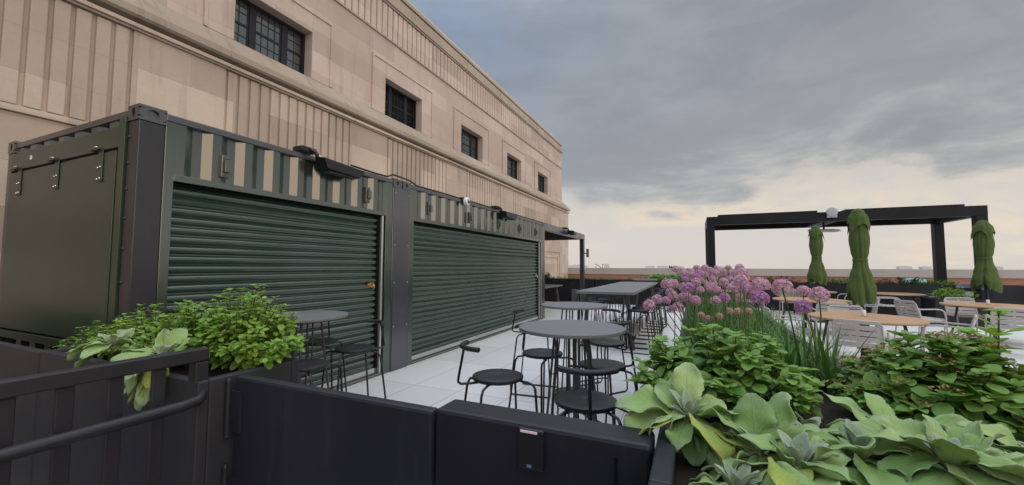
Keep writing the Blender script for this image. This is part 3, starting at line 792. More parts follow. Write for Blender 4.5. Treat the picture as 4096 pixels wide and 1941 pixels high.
dining(7.0,13.3,.60,'round wooden dining table far back behind the left umbrella', 0)
dining(5.0,12.6,.60,'round wooden dining table far back beside the alliums', 0)
for (x, y, lab) in ((6.03,6.02,'small white shaker on the nearest wooden table'),(9.0,9.5,'small white shaker on the wooden table at the right edge')):
    t = thing('shaker', lab, 'shaker', (x, y, HD), 0, 'shakers on the wooden tables')
    MB().lathe([(.022,0),(.024,.003),(.024,.085),(.019,.092)], (0,0,0), 20).build('body', M['white'], t, 40)
    MB().lathe([(.034,.0),(.034,.004)], (0,0,0), 20).build('base', M['blackm'], t, 40)

def make_chair(rope=False):
    t = thing('armchair', '', 'chair')
    W_ = .235
    def yb(z): return -.20 - .10*(z-.44)/.34
    mt = M['chair']
    for s in (-1, 1):
        # front leg rises and turns into the arm
        MB().tube([(s*.262,.235,0),(s*.258,.215,.50),(s*.255,.195,.59),(s*.252,.15,.628),(s*.248,.05,.638),(s*.240,-.16,.632),(s*.228,yb(.63)+.005,.63)], .0125, 8).build('armrest', mt, t, 60)
        MB().tube([(s*.255,-.30,0),(s*.242,-.235,.40),(s*.235,-.205,.46)], .0125, 8).build('leg', mt, t, 60)
    # back frame: one bent tube
    fr = []
    for s, seq in ((-1, (0,1,2,3)), (1, (3,2,1,0))):
        pts = [(s*W_, yb(.42), .42), (s*W_, yb(.60), .60), (s*(W_-.004), yb(.73), .73), (s*(W_-.04), yb(.778), .778)]
        fr += [pts[i] for i in seq]
    MB().tube(fr, .0125, 8).build('back_frame', mt, t, 60)
    if rope:
        b = MB()
        for i in range(13):
            x = -.21 + .42*i/12; b.tube([(x, yb(.50), .50), (x, yb(.62)-.012, .62), (x, yb(.765), .765)], .013, 6)
        b.build('backrest', M['rope'], t, 60)
    else:
        b = MB()
        rows = [(.74,.775),(.665,.725),(.595,.652),(.525,.582),(.46,.512)]
        for z0, z1 in rows:
            n = 8
            for i in range(n):
                x0 = -W_+.006 + (2*W_-.012)*i/n; x1 = -W_+.006 + (2*W_-.012)*(i+1)/n
                d0 = -.02*(1-(x0/W_)**2); d1 = -.02*(1-(x1/W_)**2)
                b.add([(x0,yb(z0)+d0-.004,z0),(x1,yb(z0)+d1-.004,z0),(x1,yb(z1)+d1-.004,z1),(x0,yb(z1)+d0-.004,z1),(x0,yb(z0)+d0+.004,z0),(x1,yb(z0)+d1+.004,z0),(x1,yb(z1)+d1+.004,z1),(x0,yb(z1)+d0+.004,z1)],
                      [(0,1,2,3),(7,6,5,4),(0,4,5,1),(3,2,6,7)])
        for x in (-W_+.03, -.075, .075, W_-.03): b.box(x-.022, x+.022, yb(.6)-.024+.02*(x/W_)**2-.0, yb(.6)-.016+.02*(x/W_)**2, .46, .47)
        for x in (-W_+.02, 0, W_-.02):
            b.bar((x, yb(.47)-.02*(1-(x/W_)**2), .47), (x, yb(.765)-.02*(1-(x/W_)**2), .765), .03, .006, (0,1,0))
        b.build('backrest', mt, t, None)
    s_ = MB()
    for i in range(6):
        y0 = -.205 + .073*i; z = .432 + .012*((i-2.5)/2.5)**2
        s_.box(-.24, .24, y0, y0+.064, z, z+.012)
    for x in (-.2, 0, .2): s_.box(x-.02,x+.02,-.2,.22,.42,.434)
    s_.tube([(-.25,.215,.432),(.25,.215,.432)], .0125, 8)
    s_.tube([(-.246,.20,.428),(-.24,-.2,.428)], .011, 8); s_.tube([(.246,.20,.428),(.24,-.2,.428)], .011, 8)
    s_.build('seat', M['rope'] if rope else mt, t, 50, .003)
    return t
ch0 = make_chair(); ch1 = make_chair(True)
GC = 'pale taupe armchairs around the wooden tables'; GR = 'rope backed armchairs'
def toward(x, y, tx, ty): return math.atan2(ty-y, tx-x) - PI/2
chairs = [
 (5.67,4.98,6.05,5.95,'pale slatted armchair with its back to the camera at the nearest wooden table'),
 (5.10,6.05,6.2,6.1,'pale armchair facing right, left of the nearest wooden table behind the alliums'),
 (6.04,6.62,6.01,5.9,'pale armchair on the far side of the nearest wooden table, facing the camera'),
 (6.08,7.95,6.12,9.49,'pale armchair with its back to the camera at the wooden table behind the nearest'),
 (7.80,8.98,8.99,9.42,'pale armchair facing right at the left side of the right edge table'),
 (8.48,7.85,9.05,9.42,'pale slatted armchair with its back to the camera at the right edge table'),
 (6.94,6.12,6.1,6.5,'pale armchair turned to the left, right of the nearest wooden table'),
 (8.95,10.05,8.95,9.0,'pale armchair on the far side of the right edge table'),
 (8.42,12.2,10,11.6,'pale slatted armchair far back beside the middle umbrella, turned to the right'),
 (6.95,9.3,6.12,9.49,'pale armchair between the second wooden table and the middle umbrella'),
 (4.98,9.4,6.12,9.49,'pale armchair left of the second wooden table, seen past the alliums')]
for i, (x, y, tx, ty, lab) in enumerate(chairs):
    if i == 0:
        ch0.location = (x, y, 0); ch0.rotation_euler[2] = toward(x, y, tx, ty); ch0['label'] = lab; ch0['group'] = GC
    else: dup(ch0, (x, y, 0), toward(x, y, tx, ty), lab, GC)
rope = [(9.75,12.9,8.5,12.9,'rope backed armchair in front of the low planter with the bright shrub'),
        (7.9,13.25,7.0,13.2,'rope backed armchair far back left of the middle umbrella'),
        (6.3,12.3,6.3,11.2,'rope backed armchair far back behind the single allium heads'),
        (5.05,1.95,6.5,2.6,'rope backed armchair just behind the front planter, glimpsed through the leaves')]
for i, (x, y, tx, ty, lab) in enumerate(rope):
    if i == 0:
        ch1.location = (x, y, 0); ch1.rotation_euler[2] = toward(x, y, tx, ty); ch1['label'] = lab; ch1['group'] = GR
    else: dup(ch1, (x, y, 0), toward(x, y, tx, ty), lab, GR)

def umbrella(x, y, top, bot, label, seed, wid=1., lean=0):
    t = thing('patio_umbrella', label, 'umbrella', (x, y, 0), 0, 'closed green umbrellas')
    MB().tube([(0,0,.05),(0,0,top-.03)], .024, 12).build('pole', M['blackm'], t, 50)
    b = MB(); b.box(-.3,.3,-.3,.3,0,.07); b.tube([(0,0,.07),(0,0,.42)], .04, 12); b.build('base', M['blackm'], t, 40, .01)
    rg = random.Random(seed); H = top - bot; n = 72; m = 46
    ph = [rg.uniform(0, 6.28) for _ in range(6)]
    def surf(mb, z_of, rad, rows, n=n):
        o = []; f = []
        for j in range(rows+1):
            for k in range(n):
                a = 2*PI*k/n; v = j/rows; r_ = rad(v, a); z = z_of(v, a)
                o.append((r_*math.cos(a)+lean*(1-v)*0, r_*math.sin(a), z))
        for j in range(rows):
            for k in range(n): f.append((j*n+k, j*n+(k+1)%n, (j+1)*n+(k+1)%n, (j+1)*n+k))
        mb.add(o, f)
    def interp(v, tab):
        for (a, x), (b_, y_) in zip(tab, tab[1:]):
            if v <= b_:
                q = (v-a)/(b_-a); q = q*q*(3-2*q); return x + (y_-x)*q
        return tab[-1][1]
    tab = [(0,.055),(.05,.095),(.2,.155),(.34,.172),(.46,.150),(.54,.118),(.60,.128),(.74,.185),(.90,.235),(1,.225)]
    def ridge(v, a):
        b = a + .28*math.sin(2*a+ph[0]) + .15*math.sin(3*a+ph[1]) + .25*math.sin(v*3.2+ph[2])
        return abs(math.sin(2.5*b+ph[3]))**.65, abs(math.sin(5.5*b+ph[4]))**.8
    def skirt(v): q = min(1, max(0, (v-.54)/.46)); return q*q*(3-2*q)
    def rad(v, a):
        f1, f2 = ridge(v, a); k = skirt(v)
        return wid*interp(v, tab)*(1 + (.08+.22*k)*(f1-.62) + .09*(f2-.6))
    def zz(v, a):
        f1, f2 = ridge(v, a); k = skirt(v)
        return top - H*v + H*k*k*(.085*(1-f1) + .05*math.sin(2*a+ph[5]))
    cn = MB(); surf(cn, zz, rad, m, 120)
    cn.build('canopy', M['fabric'], t, 60, 0, fix=True)
    # top cap: the vent flap hangs in four points over the canopy
    cp = MB()
    def tip(a): return 1-abs(math.sin(2*a+ph[5]))**.55
    def rad2(v, a): return wid*(interp(v, [(0,.055),(.10,.105),(.6,.172),(1,.188)])*(1+.16*tip(a)*v+.05*v*math.sin(9*a+ph[1])))
    def z2(v, a): return top + .012 - H*v*(.165+.125*tip(a)+.015*math.sin(3*a+ph[2]))
    surf(cp, z2, rad2, 16, 120); n = 120
    cp.lathe([(.005*1,top+.03),(wid*.055,top+.013)], (0,0,0), n)
    cp.build('vent_flap', M['fabric'], t, 60)
    sb = MB(); n2 = 40; vs = []
    zc = top - H*.55
    for q in (-.02, .02):
        for k in range(n2):
            a = 2*PI*k/n2; r_ = wid*.132; vs.append((r_*math.cos(a), r_*math.sin(a), zc+q))
    sb.add(vs, [(k,(k+1)%n2,n2+(k+1)%n2,n2+k) for k in range(n2)]); sb.build('strap', M['fabric'], t, 80, 0, False, .004)
    rb = MB()
    for k in range(4):
        a = k*PI/2 + .5; rb.bar((.05*math.cos(a),.05*math.sin(a),bot+.5),(.10*math.cos(a),.10*math.sin(a),bot-.01),.02,.02)
    rb.build('rib', M['alu'], t)
umbrella(6.77,11.6,2.52,1.02,'closed green umbrella at the left, smallest of the three',3,.86)
umbrella(6.84,8.78,2.60,.74,'tall closed green umbrella in the middle, tied at the waist',8,.93)
umbrella(10.32,12.3,2.58,.90,'closed green umbrella at the right in front of the pergola corner post',15,1.0)

# small things far back
t = thing('notice_sign', 'blue grey notice sign with white lower panel on a black planter', 'sign', (10.75, 14.19, .90))
MB().box(-.17,.17,-.012,0,-.05,.06).build('sign_panel', M['sign'], t, None, .003)
MB().box(-.02,.19,-.016,0,-.30,-.15).build('paper', M['white'], t, None, .003)
t = thing('roof_cover', 'pale teal rounded cover on the roof behind the far shrubs', 'cover', (10.95, 17.5, 0))
m = MB(); m.lathe([(.34,.90),(.33,.96),(.28,1.01),(.17,1.04),(.03,1.05)], (0,0,0), 24); m.box(-.25,.25,-.25,.25,0,.90); m.build('cover_sheet', M['teal'], t, 50)
t = thing('roof_unit', 'small white box unit beside black brackets on the far parapet', 'roof unit', (-1.15, 22.55, 1.352))
MB().box(.1,.42,-.1,.15,.01,.26).build('box', M['white'], t, None, .01)
MB().tube([(-.4,0,0),(-.42,0,.24),(-.1,0,.02)], .02).build('bracket', M['blackm'], t, 40); MB().tube([(0,0,0),(-.02,0,.24),(.3,0,.02)], .02).build('bracket', M['blackm'], t, 40)
t = thing('roof_bracket', 'small black metal fitting standing on the far parapet', 'fitting', (2.72, 22.5, 1.352))
m = MB(); m.box(-.18,.18,-.06,.06,0,.07)
for x in (-.15,-.05,.06,.15): m.box(x-.025,x+.025,-.03,.03,.07,.14)
m.build('fitting', M['blackm'], t)
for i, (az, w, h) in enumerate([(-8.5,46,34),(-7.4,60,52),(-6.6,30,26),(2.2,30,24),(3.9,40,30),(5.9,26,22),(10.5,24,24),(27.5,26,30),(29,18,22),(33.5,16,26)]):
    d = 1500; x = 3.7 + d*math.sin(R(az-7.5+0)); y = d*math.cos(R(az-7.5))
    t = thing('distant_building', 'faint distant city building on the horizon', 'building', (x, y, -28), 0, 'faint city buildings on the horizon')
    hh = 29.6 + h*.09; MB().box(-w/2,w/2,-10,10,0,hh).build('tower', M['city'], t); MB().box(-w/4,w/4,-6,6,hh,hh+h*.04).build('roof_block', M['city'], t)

# ------------------------------------------------------------------ plants
def leaf(mb, base, d, nrm, Ln, Wd, curl=.5, fold=.25, nu=2, nv=5, shape='oval', wave=0, rg=rnd, twist=0):
    d = Vector(d).normalized(); nrm = Vector(nrm)
    sd = d.cross(nrm)
    if sd.length < 1e-4: sd = d.cross(Vector((1,.3,.2)))
    sd.normalize(); n = sd.cross(d)
    p = Vector(base); vs = []; uv = []; ph = rg.uniform(0, 6.28)
    cols = 2*nu+1
    for j in range(nv+1):
        v = j/nv
        if shape == 'oval': w = (math.sin(PI*min(1,v**.85*.97+.015))**.8)*(1-.12*v)
        elif shape == 'round': w = math.sin(PI*min(1, v*.93+.04))**.62
        elif shape == 'ear': w = (math.sin(PI*(v**1.05*.955+.02))**.72)*(1.0 if v > .18 else (.45+.55*v/.18))
        elif shape == 'strap': w = min(1, v*8+.5)*(1-max(0,(v-.45)/.55)**1.6)
        w = max(w, .02)*Wd/2
        ang = curl*v
        t_ = d*math.cos(ang) - n*math.sin(ang); nn = n*math.cos(ang) + d*math.sin(ang)
        if twist:
            q = twist*v; s2 = sd*math.cos(q) + nn*math.sin(q); nn = nn*math.cos(q) - sd*math.sin(q)
        else: s2 = sd
        if j: p = p + t_*(Ln/nv)
        for i in range(cols):
            u = (i-nu)/nu
            off = fold*abs(u)*w + (wave*(math.sin(v*9+ph+2.2*u)+.5*math.sin(v*17+2*ph+(3 if u > 0 else 0)))*abs(u)**1.5*w if wave else 0)
            ww = w*(1+ (.05*math.sin(v*37+ph) if (wave and abs(u) == 1) else 0))
            vs.append(p + s2*(u*ww) + nn*off); uv.append((.5+u*.5, v))
    fs = [(j*cols+i, j*cols+i+1, (j+1)*cols+i+1, (j+1)*cols+i) for j in range(nv) for i in range(cols-1)]
    mb.add(vs, fs, uv)

def bush(name, label, base, rx, ry, h, nst, leafL, mat='spirea', seed=1, tilt=(0,0), heads=False, dens=1., shape='round', group=None, lo=.25, cat='shrub'):
    rg = random.Random(seed); t = thing(name, label, cat, base, 0, group)
    fo = MB(); stm = MB(); sd_ = MB()
    for s in range(nst):
        a = rg.uniform(0, 2*PI); q = math.sqrt(rg.random())
        tip = Vector((rx*q*math.cos(a)+tilt[0], ry*q*math.sin(a)+tilt[1], h*(1-.62*q**2.2)*rg.uniform(.72,1.05)))
        b0 = Vector((rx*.25*q*math.cos(a), ry*.25*q*math.sin(a), 0))
        mid = b0.lerp(tip, .5) + Vector((0,0,h*.12*q))
        pts = []
        for i in range(9):
            v = i/8; pts.append(b0*(1-v)**2 + mid*2*v*(1-v) + tip*v*v)
        stm.tube(pts, [.0045*(1-.75*i/8)+.0008 for i in range(9)], 5)
        nl = int(13*dens*(h/.4)**.5) + 3
        for i in range(nl):
            v = lo + (1-lo)*(i+rg.random()*.6)/nl; v = min(v, .99)
            k = min(7, int(v*8)); f_ = v*8-k
            p = pts[k].lerp(pts[k+1], f_); tg = (pts[k+1]-pts[k]).normalized()
            az = i*2.4 + rg.uniform(-.5,.5)
            o = Vector((math.cos(az), math.sin(az), 0)); o = (o - tg*o.dot(tg)).normalized()
            d = (o*1.0 + tg*rg.uniform(.15,.8)).normalized()
            up = Vector((rg.uniform(-.35,.35), rg.uniform(-.35,.35), 1)) + tg*.4
            L_ = leafL*rg.uniform(.55,1.12)*(1-.35*max(0,v-.8)/.2)
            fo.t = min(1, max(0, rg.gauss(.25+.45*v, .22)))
            p2 = p + d*L_*.25
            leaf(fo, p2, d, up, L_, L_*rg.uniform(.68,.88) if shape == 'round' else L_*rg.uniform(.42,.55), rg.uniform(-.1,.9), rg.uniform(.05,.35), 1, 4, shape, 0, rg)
        # tip rosette
        for i in range(5):
            az = i*1.256 + rg.uniform(-.3,.3); d = Vector((math.cos(az), math.sin(az), rg.uniform(.35,.95)))
            fo.t = min(1, max(0, rg.gauss(.8, .15)))
            leaf(fo, pts[-1], d, (0,0,1), leafL*rg.uniform(.4,.75), leafL*rg.uniform(.3,.5), rg.uniform(.2,.7), .3, 1, 3, shape, 0, rg)
        if heads and rg.random() < .55:
            c = pts[-1] + Vector((0,0,.012))
            for i in range(34):
                az = rg.uniform(0,6.28); r_ = .042*math.sqrt(rg.random()); sd_.t = rg.random()
                leaf(sd_, c + Vector((r_*math.cos(az), r_*math.sin(az), .014-r_*.25+rg.uniform(0,.006))), (rg.uniform(-1,1),rg.uniform(-1,1),.6), (0,0,1), .010, .008, .3, .2, 1, 2, 'round', 0, rg)
    stm.build('stem', M['stem'], t, 60)
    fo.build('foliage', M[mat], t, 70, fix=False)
    if heads: sd_.build('seed_heads', M['seed'], t, 70, fix=False)
    return t

def ear_plant(label, base, leaves, seed, young=9, group='woolly leaved plants in the planters'):
    """leaves: (azimuth deg, elevation deg, length, width, curl, kind)"""
    rg = random.Random(seed); t = thing('lambs_ear_plant', label, 'plant', base, 0, group)
    for az, el, L_, W_, curl, kind in leaves:
        m = MB(); m.t = rg.random(); L_ *= .9; W_ *= 1.06; a = R(az); e = R(el)
        d = Vector((math.cos(a)*math.cos(e), math.sin(a)*math.cos(e), math.sin(e)))
        b0 = Vector((math.cos(a)*.012, math.sin(a)*.012, rg.uniform(-.01,.02)))
        m.tube([b0 - d*.02, b0 + d*L_*.07], .004, 5)
        n = Vector((-math.sin(e)*math.cos(a), -math.sin(e)*math.sin(a), math.cos(e))) + Vector((rg.uniform(-.25,.25), rg.uniform(-.25,.25), 0))
        leaf(m, b0 + d*L_*.04, d, n, L_, W_, curl*rg.uniform(.7,1.5)+rg.uniform(-.2,.3), rg.uniform(.02,.40), 4, 16, 'ear', .24, rg, rg.uniform(-.9,.9))
        o = m.build('leaf', M['sagey' if kind == 'y' else 'sage'], t, 80, fix=False, solid=.0016)
        if kind == 'y': o['label'] = 'yellowing woolly leaf'
    m = MB()
    for i in range(young):
        a = i*2.4; e = R(rg.uniform(45,82)); L_ = rg.uniform(.035,.085); m.t = rg.random()
        d = Vector((math.cos(a)*math.cos(e), math.sin(a)*math.cos(e), math.sin(e)))
        n = Vector((-math.sin(e)*math.cos(a), -math.sin(e)*math.sin(a), math.cos(e)))
        leaf(m, d*.01, d, n, L_, L_*.42, .35, .45, 2, 7, 'ear', .05, rg)
    m.build('young_leaves', M['sagew'], t, 80, fix=False, solid=.0015)
    return t

def ring(n, rg, el=(5,45), L_=(.14,.22), asp=.48, yel=(), az0=0, span=360, curl=(.3,1.2)):
    out = []
    for i in range(n):
        l = rg.uniform(*L_)
        out.append((az0 + span*i/n + rg.uniform(-14,14), rg.uniform(*el), l, l*asp*rg.uniform(.85,1.12), rg.uniform(*curl), 'y' if i in yel else 'g'))
    return out

# camera side is -Y.  azimuth -90 points to the viewer, 180 points to the gate
rg = random.Random(5)
ear_plant('large woolly leaved plant leaning over the planter rim beside the gate post', (3.735,-.26,.99),
   [(92,66,.155,.085,.05,'g'),(150,48,.125,.065,.3,'g'),(120,55,.14,.08,.3,'g'),(176,24,.22,.10,.9,'g'),(194,4,.22,.10,.8,'g'),(203,-10,.23,.09,.6,'y'),(186,-18,.21,.09,.4,'g'),(222,-42,.13,.07,.3,'g'),(-58,20,.20,.10,1.7,'y'),(-20,30,.17,.09,1.3,'g'),(12,26,.17,.085,.9,'g'),(45,32,.15,.06,.6,'g'),(-100,8,.13,.07,1.2,'g'),(-40,-20,.15,.09,.4,'g'),(-130,32,.09,.05,1.4,'g'),(-5,-8,.17,.09,.6,'g'),(70,20,.15,.08,.5,'g'),(-75,-30,.12,.07,.3,'g')], 2, 13)
ear_plant('woolly plant with one yellow edged leaf, second from the gate post', (3.90,-.33,.95),
   [(95,66,.15,.10,.1,'g'),(50,58,.17,.12,.1,'g'),(168,26,.15,.08,1.0,'y'),(20,40,.16,.07,.4,'g'),(-20,18,.14,.065,.6,'g'),(-60,10,.15,.075,.8,'g'),(-110,5,.16,.09,.6,'g'),(-150,0,.16,.095,.7,'g'),(140,38,.14,.075,.4,'g'),(200,-10,.15,.09,.4,'g'),(-35,-12,.17,.09,.4,'g'),(-85,-20,.15,.09,.3,'g'),(0,0,.17,.09,.5,'g'),(70,25,.16,.09,.4,'g')], 3, 10)
ear_plant('woolly plant with a bright young rosette in the middle of the bottom edge', (3.97,-.40,.955),
   ring(8, rg, (20,65), (.09,.15), .44) + ring(9, rg, (-10,20), (.13,.19), .50, (6,)), 14, 12)
ear_plant('broad woolly plant in the bottom right corner of the photo', (4.27,-.31,.985),
   ring(9, rg, (25,68), (.12,.18), .42, (), 10) + ring(11, rg, (-5,25), (.16,.22), .44, (4,)), 4, 12)
ear_plant('woolly plant with long pointed leaves left of the bottom right corner', (4.12,-.27,.955),
   ring(8, rg, (20,62), (.13,.19), .36) + ring(9, rg, (-5,25), (.16,.23), .40, (2,)), 6, 9)
ear_plant('woolly plant at the far right edge of the front planter', (4.52,-.14,.955),
   ring(8, rg, (15,58), (.13,.19), .42) + ring(9, rg, (-10,20), (.15,.21), .44), 7, 8)
ear_plant('low woolly plant under the yellow edged leaf at the bottom of the photo', (3.84,-.46,.90),
   ring(7, rg, (10,45), (.10,.15), .52) + ring(8, rg, (-10,15), (.13,.18), .52, (1,)), 8, 8)
ear_plant('woolly plant in the middle of the front planter, half under the leafy bush', (4.27,-.03,.93),
   ring(8, rg, (15,60), (.15,.21), .38) + ring(8, rg, (0,20), (.16,.21), .42), 9, 6)
ear_plant('woolly plant between the two leafy bushes, mostly hidden', (4.06,-.06,.92),
   ring(7, rg, (10,55), (.12,.18), .42) + ring(7, rg, (0,20), (.14,.19), .44), 15, 6)
ear_plant('low woolly plant at the very bottom edge right of the middle', (4.12,-.50,.90),
   ring(7, rg, (10,45), (.12,.17), .48) + ring(8, rg, (-10,15), (.14,.20), .48), 16, 7)
# left planter
ear_plant('woolly pale plant hanging over the left railing', (1.60,-.53,1.02),
   [(-95,20,.16,.06,.9,'g'),(-60,5,.16,.06,1.0,'g'),(-120,25,.17,.06,.8,'g'),(-75,-20,.17,.055,.5,'g'),(-45,-30,.15,.07,.4,'y'),(-140,10,.17,.06,.8,'g'),(200,20,.15,.06,.6,'g'),(-20,15,.15,.06,.7,'g'),(60,50,.12,.06,.3,'g'),(-105,-35,.16,.05,.5,'g'),(-30,-50,.15,.055,.3,'y'),(-80,-55,.21,.065,.2,'g'),(-115,-45,.20,.06,.3,'g'),(-50,-62,.20,.07,.1,'y'),(-95,-30,.20,.06,.6,'g'),(-140,-30,.18,.06,.4,'g'),(-100,-65,.24,.07,.1,'g'),(-60,-45,.22,.075,.3,'g'),(-120,-58,.22,.06,.2,'y'),(170,30,.18,.07,.7,'g'),(150,55,.17,.07,.4,'g'),(110,60,.16,.08,.2,'g'),(-150,35,.2,.07,.9,'g'),(150,45,.13,.06,.3,'g')], 12, 8)
ear_plant('woolly pale plant in the left planter before the hatch', (1.16,-.52,1.03),
   [(-95,15,.17,.065,.9,'g'),(-130,10,.18,.065,.8,'g'),(-160,20,.17,.06,.6,'g'),(180,35,.15,.06,.5,'g'),(-60,15,.16,.06,.8,'g'),(-110,-15,.16,.06,.6,'g'),(120,50,.13,.07,.3,'g'),(60,50,.13,.07,.2,'g'),(10,25,.14,.06,.6,'g'),(-75,40,.13,.06,.9,'g')], 13, 8)
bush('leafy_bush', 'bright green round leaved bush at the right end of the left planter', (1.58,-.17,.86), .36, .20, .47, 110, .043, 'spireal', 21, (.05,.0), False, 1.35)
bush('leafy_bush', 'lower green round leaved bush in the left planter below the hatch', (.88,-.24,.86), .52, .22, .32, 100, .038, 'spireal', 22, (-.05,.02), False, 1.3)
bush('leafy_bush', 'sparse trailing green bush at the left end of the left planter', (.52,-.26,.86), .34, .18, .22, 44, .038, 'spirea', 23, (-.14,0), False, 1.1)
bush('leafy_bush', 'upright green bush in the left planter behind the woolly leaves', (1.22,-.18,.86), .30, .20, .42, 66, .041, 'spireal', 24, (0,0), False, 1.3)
# right planter
bush('leafy_bush', 'green leafy bush behind the woolly plant by the gate post', (3.86,.22,.86), .32, .26, .35, 110, .060, 'spirea', 31, (-.02,0), False, 1.2)
bush('leafy_bush', 'dark green rounded bush with flat seed heads at the right', (4.53,.36,.84), .30, .26, .345, 120, .068, 'spirea', 32, (0,0), True, 1.3)
bush('leafy_bush', 'tall leafy green shoots right of the rounded bush', (4.66,.36,.84), .10, .10, .44, 8, .075, 'spireal', 33, (0,0), False, 1.1)
bush('leafy_bush', 'green leafy bush cut off by the right edge of the photo', (5.02,.22,.84), .34, .28, .28, 60, .064, 'spirea', 34, (0,0), False, 1.2)
bush('leafy_bush', 'green leafy shoots between the alliums and the first bush', (3.98,.46,.86), .15, .14, .30, 24, .048, 'spirea', 35, (0,0), False, 1.1)
bush('leafy_bush', 'low dark leaves filling the front planter between the woolly plants', (4.2,-.18,.84), .50, .26, .10, 50, .050, 'spirea', 36, (0,0), False, .9)

def straps(name, label, base, n, L_, w, spread, mat, seed, cat='plant', el=(50,88), curl=(.2,1.0), rx=.1, ry=.1, kind=None):
    rg = random.Random(seed); t = MB()
    for i in range(n):
        a = rg.uniform(0,6.28); e = R(rg.uniform(*el)); t.t = rg.random()
        d = Vector((math.cos(a)*math.cos(e), math.sin(a)*math.cos(e), math.sin(e)))
        nn = Vector((-math.sin(e)*math.cos(a), -math.sin(e)*math.sin(a), math.cos(e)))
        b0 = Vector((rg.uniform(-rx,rx), rg.uniform(-ry,ry), 0))
        leaf(t, b0, d, nn, L_*rg.uniform(.55,1.1), w*rg.uniform(.6,1.2), rg.uniform(*curl), .3, 1, 7, 'strap', 0, rg)
    o = t.build(name, M[mat], None, 70, fix=False); o.location = base
    tag(o, label, cat)
    if kind: o['kind'] = kind
    return o
straps('strappy_plant', 'dark strap leaved allium clump in front of the dining chairs', (4.22,.66,.85), 60, .36, .016, 1, 'grass', 41, el=(55,88), curl=(.0,.6), rx=.10, ry=.10)
al = straps('allium_leaves', 'dense green strap shaped leaves filling the allium planter', (4.02,2.9,.85), 1300, .27, .011, 1, 'grass', 42, el=(48,88), curl=(.1,1.0), rx=.30, ry=2.3, kind='stuff')
straps('fine_grass', 'fine pale grass between the allium leaves', (4.20,2.0,.85), 1100, .30, .0045, 1, 'grassl', 43, el=(40,88), curl=(.2,1.6), rx=.24, ry=1.3, kind='stuff')
straps('grass_tuft', 'thin grass stalks in the bottom left corner behind the railing', (1.70,-1.02,.48), 14, .26, .006, 1, 'grassl', 44, el=(60,88), curl=(.1,.6), rx=.08, ry=.10, cat='grass')

# alliums: head meshes shared by every copy
def head_mesh(seed, r_, mat, nf=74):
    rg = random.Random(seed); m = MB(); core = MB()
    for i in range(nf):
        z = 1-2*(i+.5)/nf
        if z < -.6: continue
        q = math.sqrt(1-z*z); a = i*2.39996; n = Vector((q*math.cos(a), q*math.sin(a), z)).normalized()
        n = (n + Vector((rg.uniform(-.12,.12), rg.uniform(-.12,.12), rg.uniform(-.12,.12)))).normalized()
        rr = r_*rg.uniform(.86,1.03); c = n*rr
        core.t = rg.random(); core.tube([n*.003, n*rr*.93], .0006, 3, False)
        x = n.orthogonal().normalized(); y = n.cross(x); tw = rg.uniform(0,6.28); m.t = min(1,max(0,rg.gauss(.5,.28)))
        for k in range(5):
            b = tw + k*2*PI/5; dv = (x*math.cos(b)+y*math.sin(b)); s2 = n.cross(dv)
            L_ = r_*.31*rg.uniform(.75,1.25); w = L_*.30
            m.add([c, c + dv*L_*.5 + n*L_*.28 + s2*w, c + dv*L_ + n*L_*.32, c + dv*L_*.5 + n*L_*.28 - s2*w], [(0,1,2,3)], [(.5,0),(1,.5),(.5,1),(0,.5)])
    core.sphere((0,0,0), r_*.16, 8, 5)
    return m, core
heads = []
for i, (r_, mt) in enumerate([(.033,'allium'),(.031,'allium'),(.034,'allium'),(.033,'alliumd'),(.024,'alliumb'),(.030,'allium')]):
    m, c = head_mesh(100+i, r_, M[mt])
    ho = m.build('flower_head', M[mt], None, 80, fix=False); co_ = c.build('flower_core', M['budgreen'], None, 80, fix=False)
    heads.append((ho.data, co_.data)); bpy.data.objects.remove(ho); bpy.data.objects.remove(co_)
GA = 'pink purple alliums in the long planter'
def allium(x, y, z, kind, label, scale=1., bx=None, by=None, z0=.86):
    t = thing('allium', label, 'flower', (x if bx is None else bx, y if by is None else by, z0), 0, GA)
    bx = x if bx is None else bx; by = y if by is None else by
    d = Vector((x-bx, y-by, z-z0)); q = rnd.uniform(-.012,.012)
    st = MB(); st.tube([(0,0,0), (d.x*.25+q, d.y*.25, d.z*.4), (d.x*.7+q, d.y*.7, d.z*.8), tuple(d*.985)], [.0042,.0036,.0032,.0026], 6)
    st.build('stem', M['gstem'], t, 60)
    for nm, me, mt in (('flower_head', heads[kind][0], 0), ('flower_core', heads[kind][1], 0)):
        o = bpy.data.objects.new(nm, me); COL.objects.link(o); o.location = d; o.scale = (scale,)*3
        o.rotation_euler = (rnd.uniform(-.4,.4), rnd.uniform(-.4,.4), rnd.uniform(0,6.28))
        if nm == 'flower_head': o.parent = t; hp = o
        else: o.parent = hp; o.location = (0,0,0); o.scale = (1,1,1); o.rotation_euler = (0,0,0)
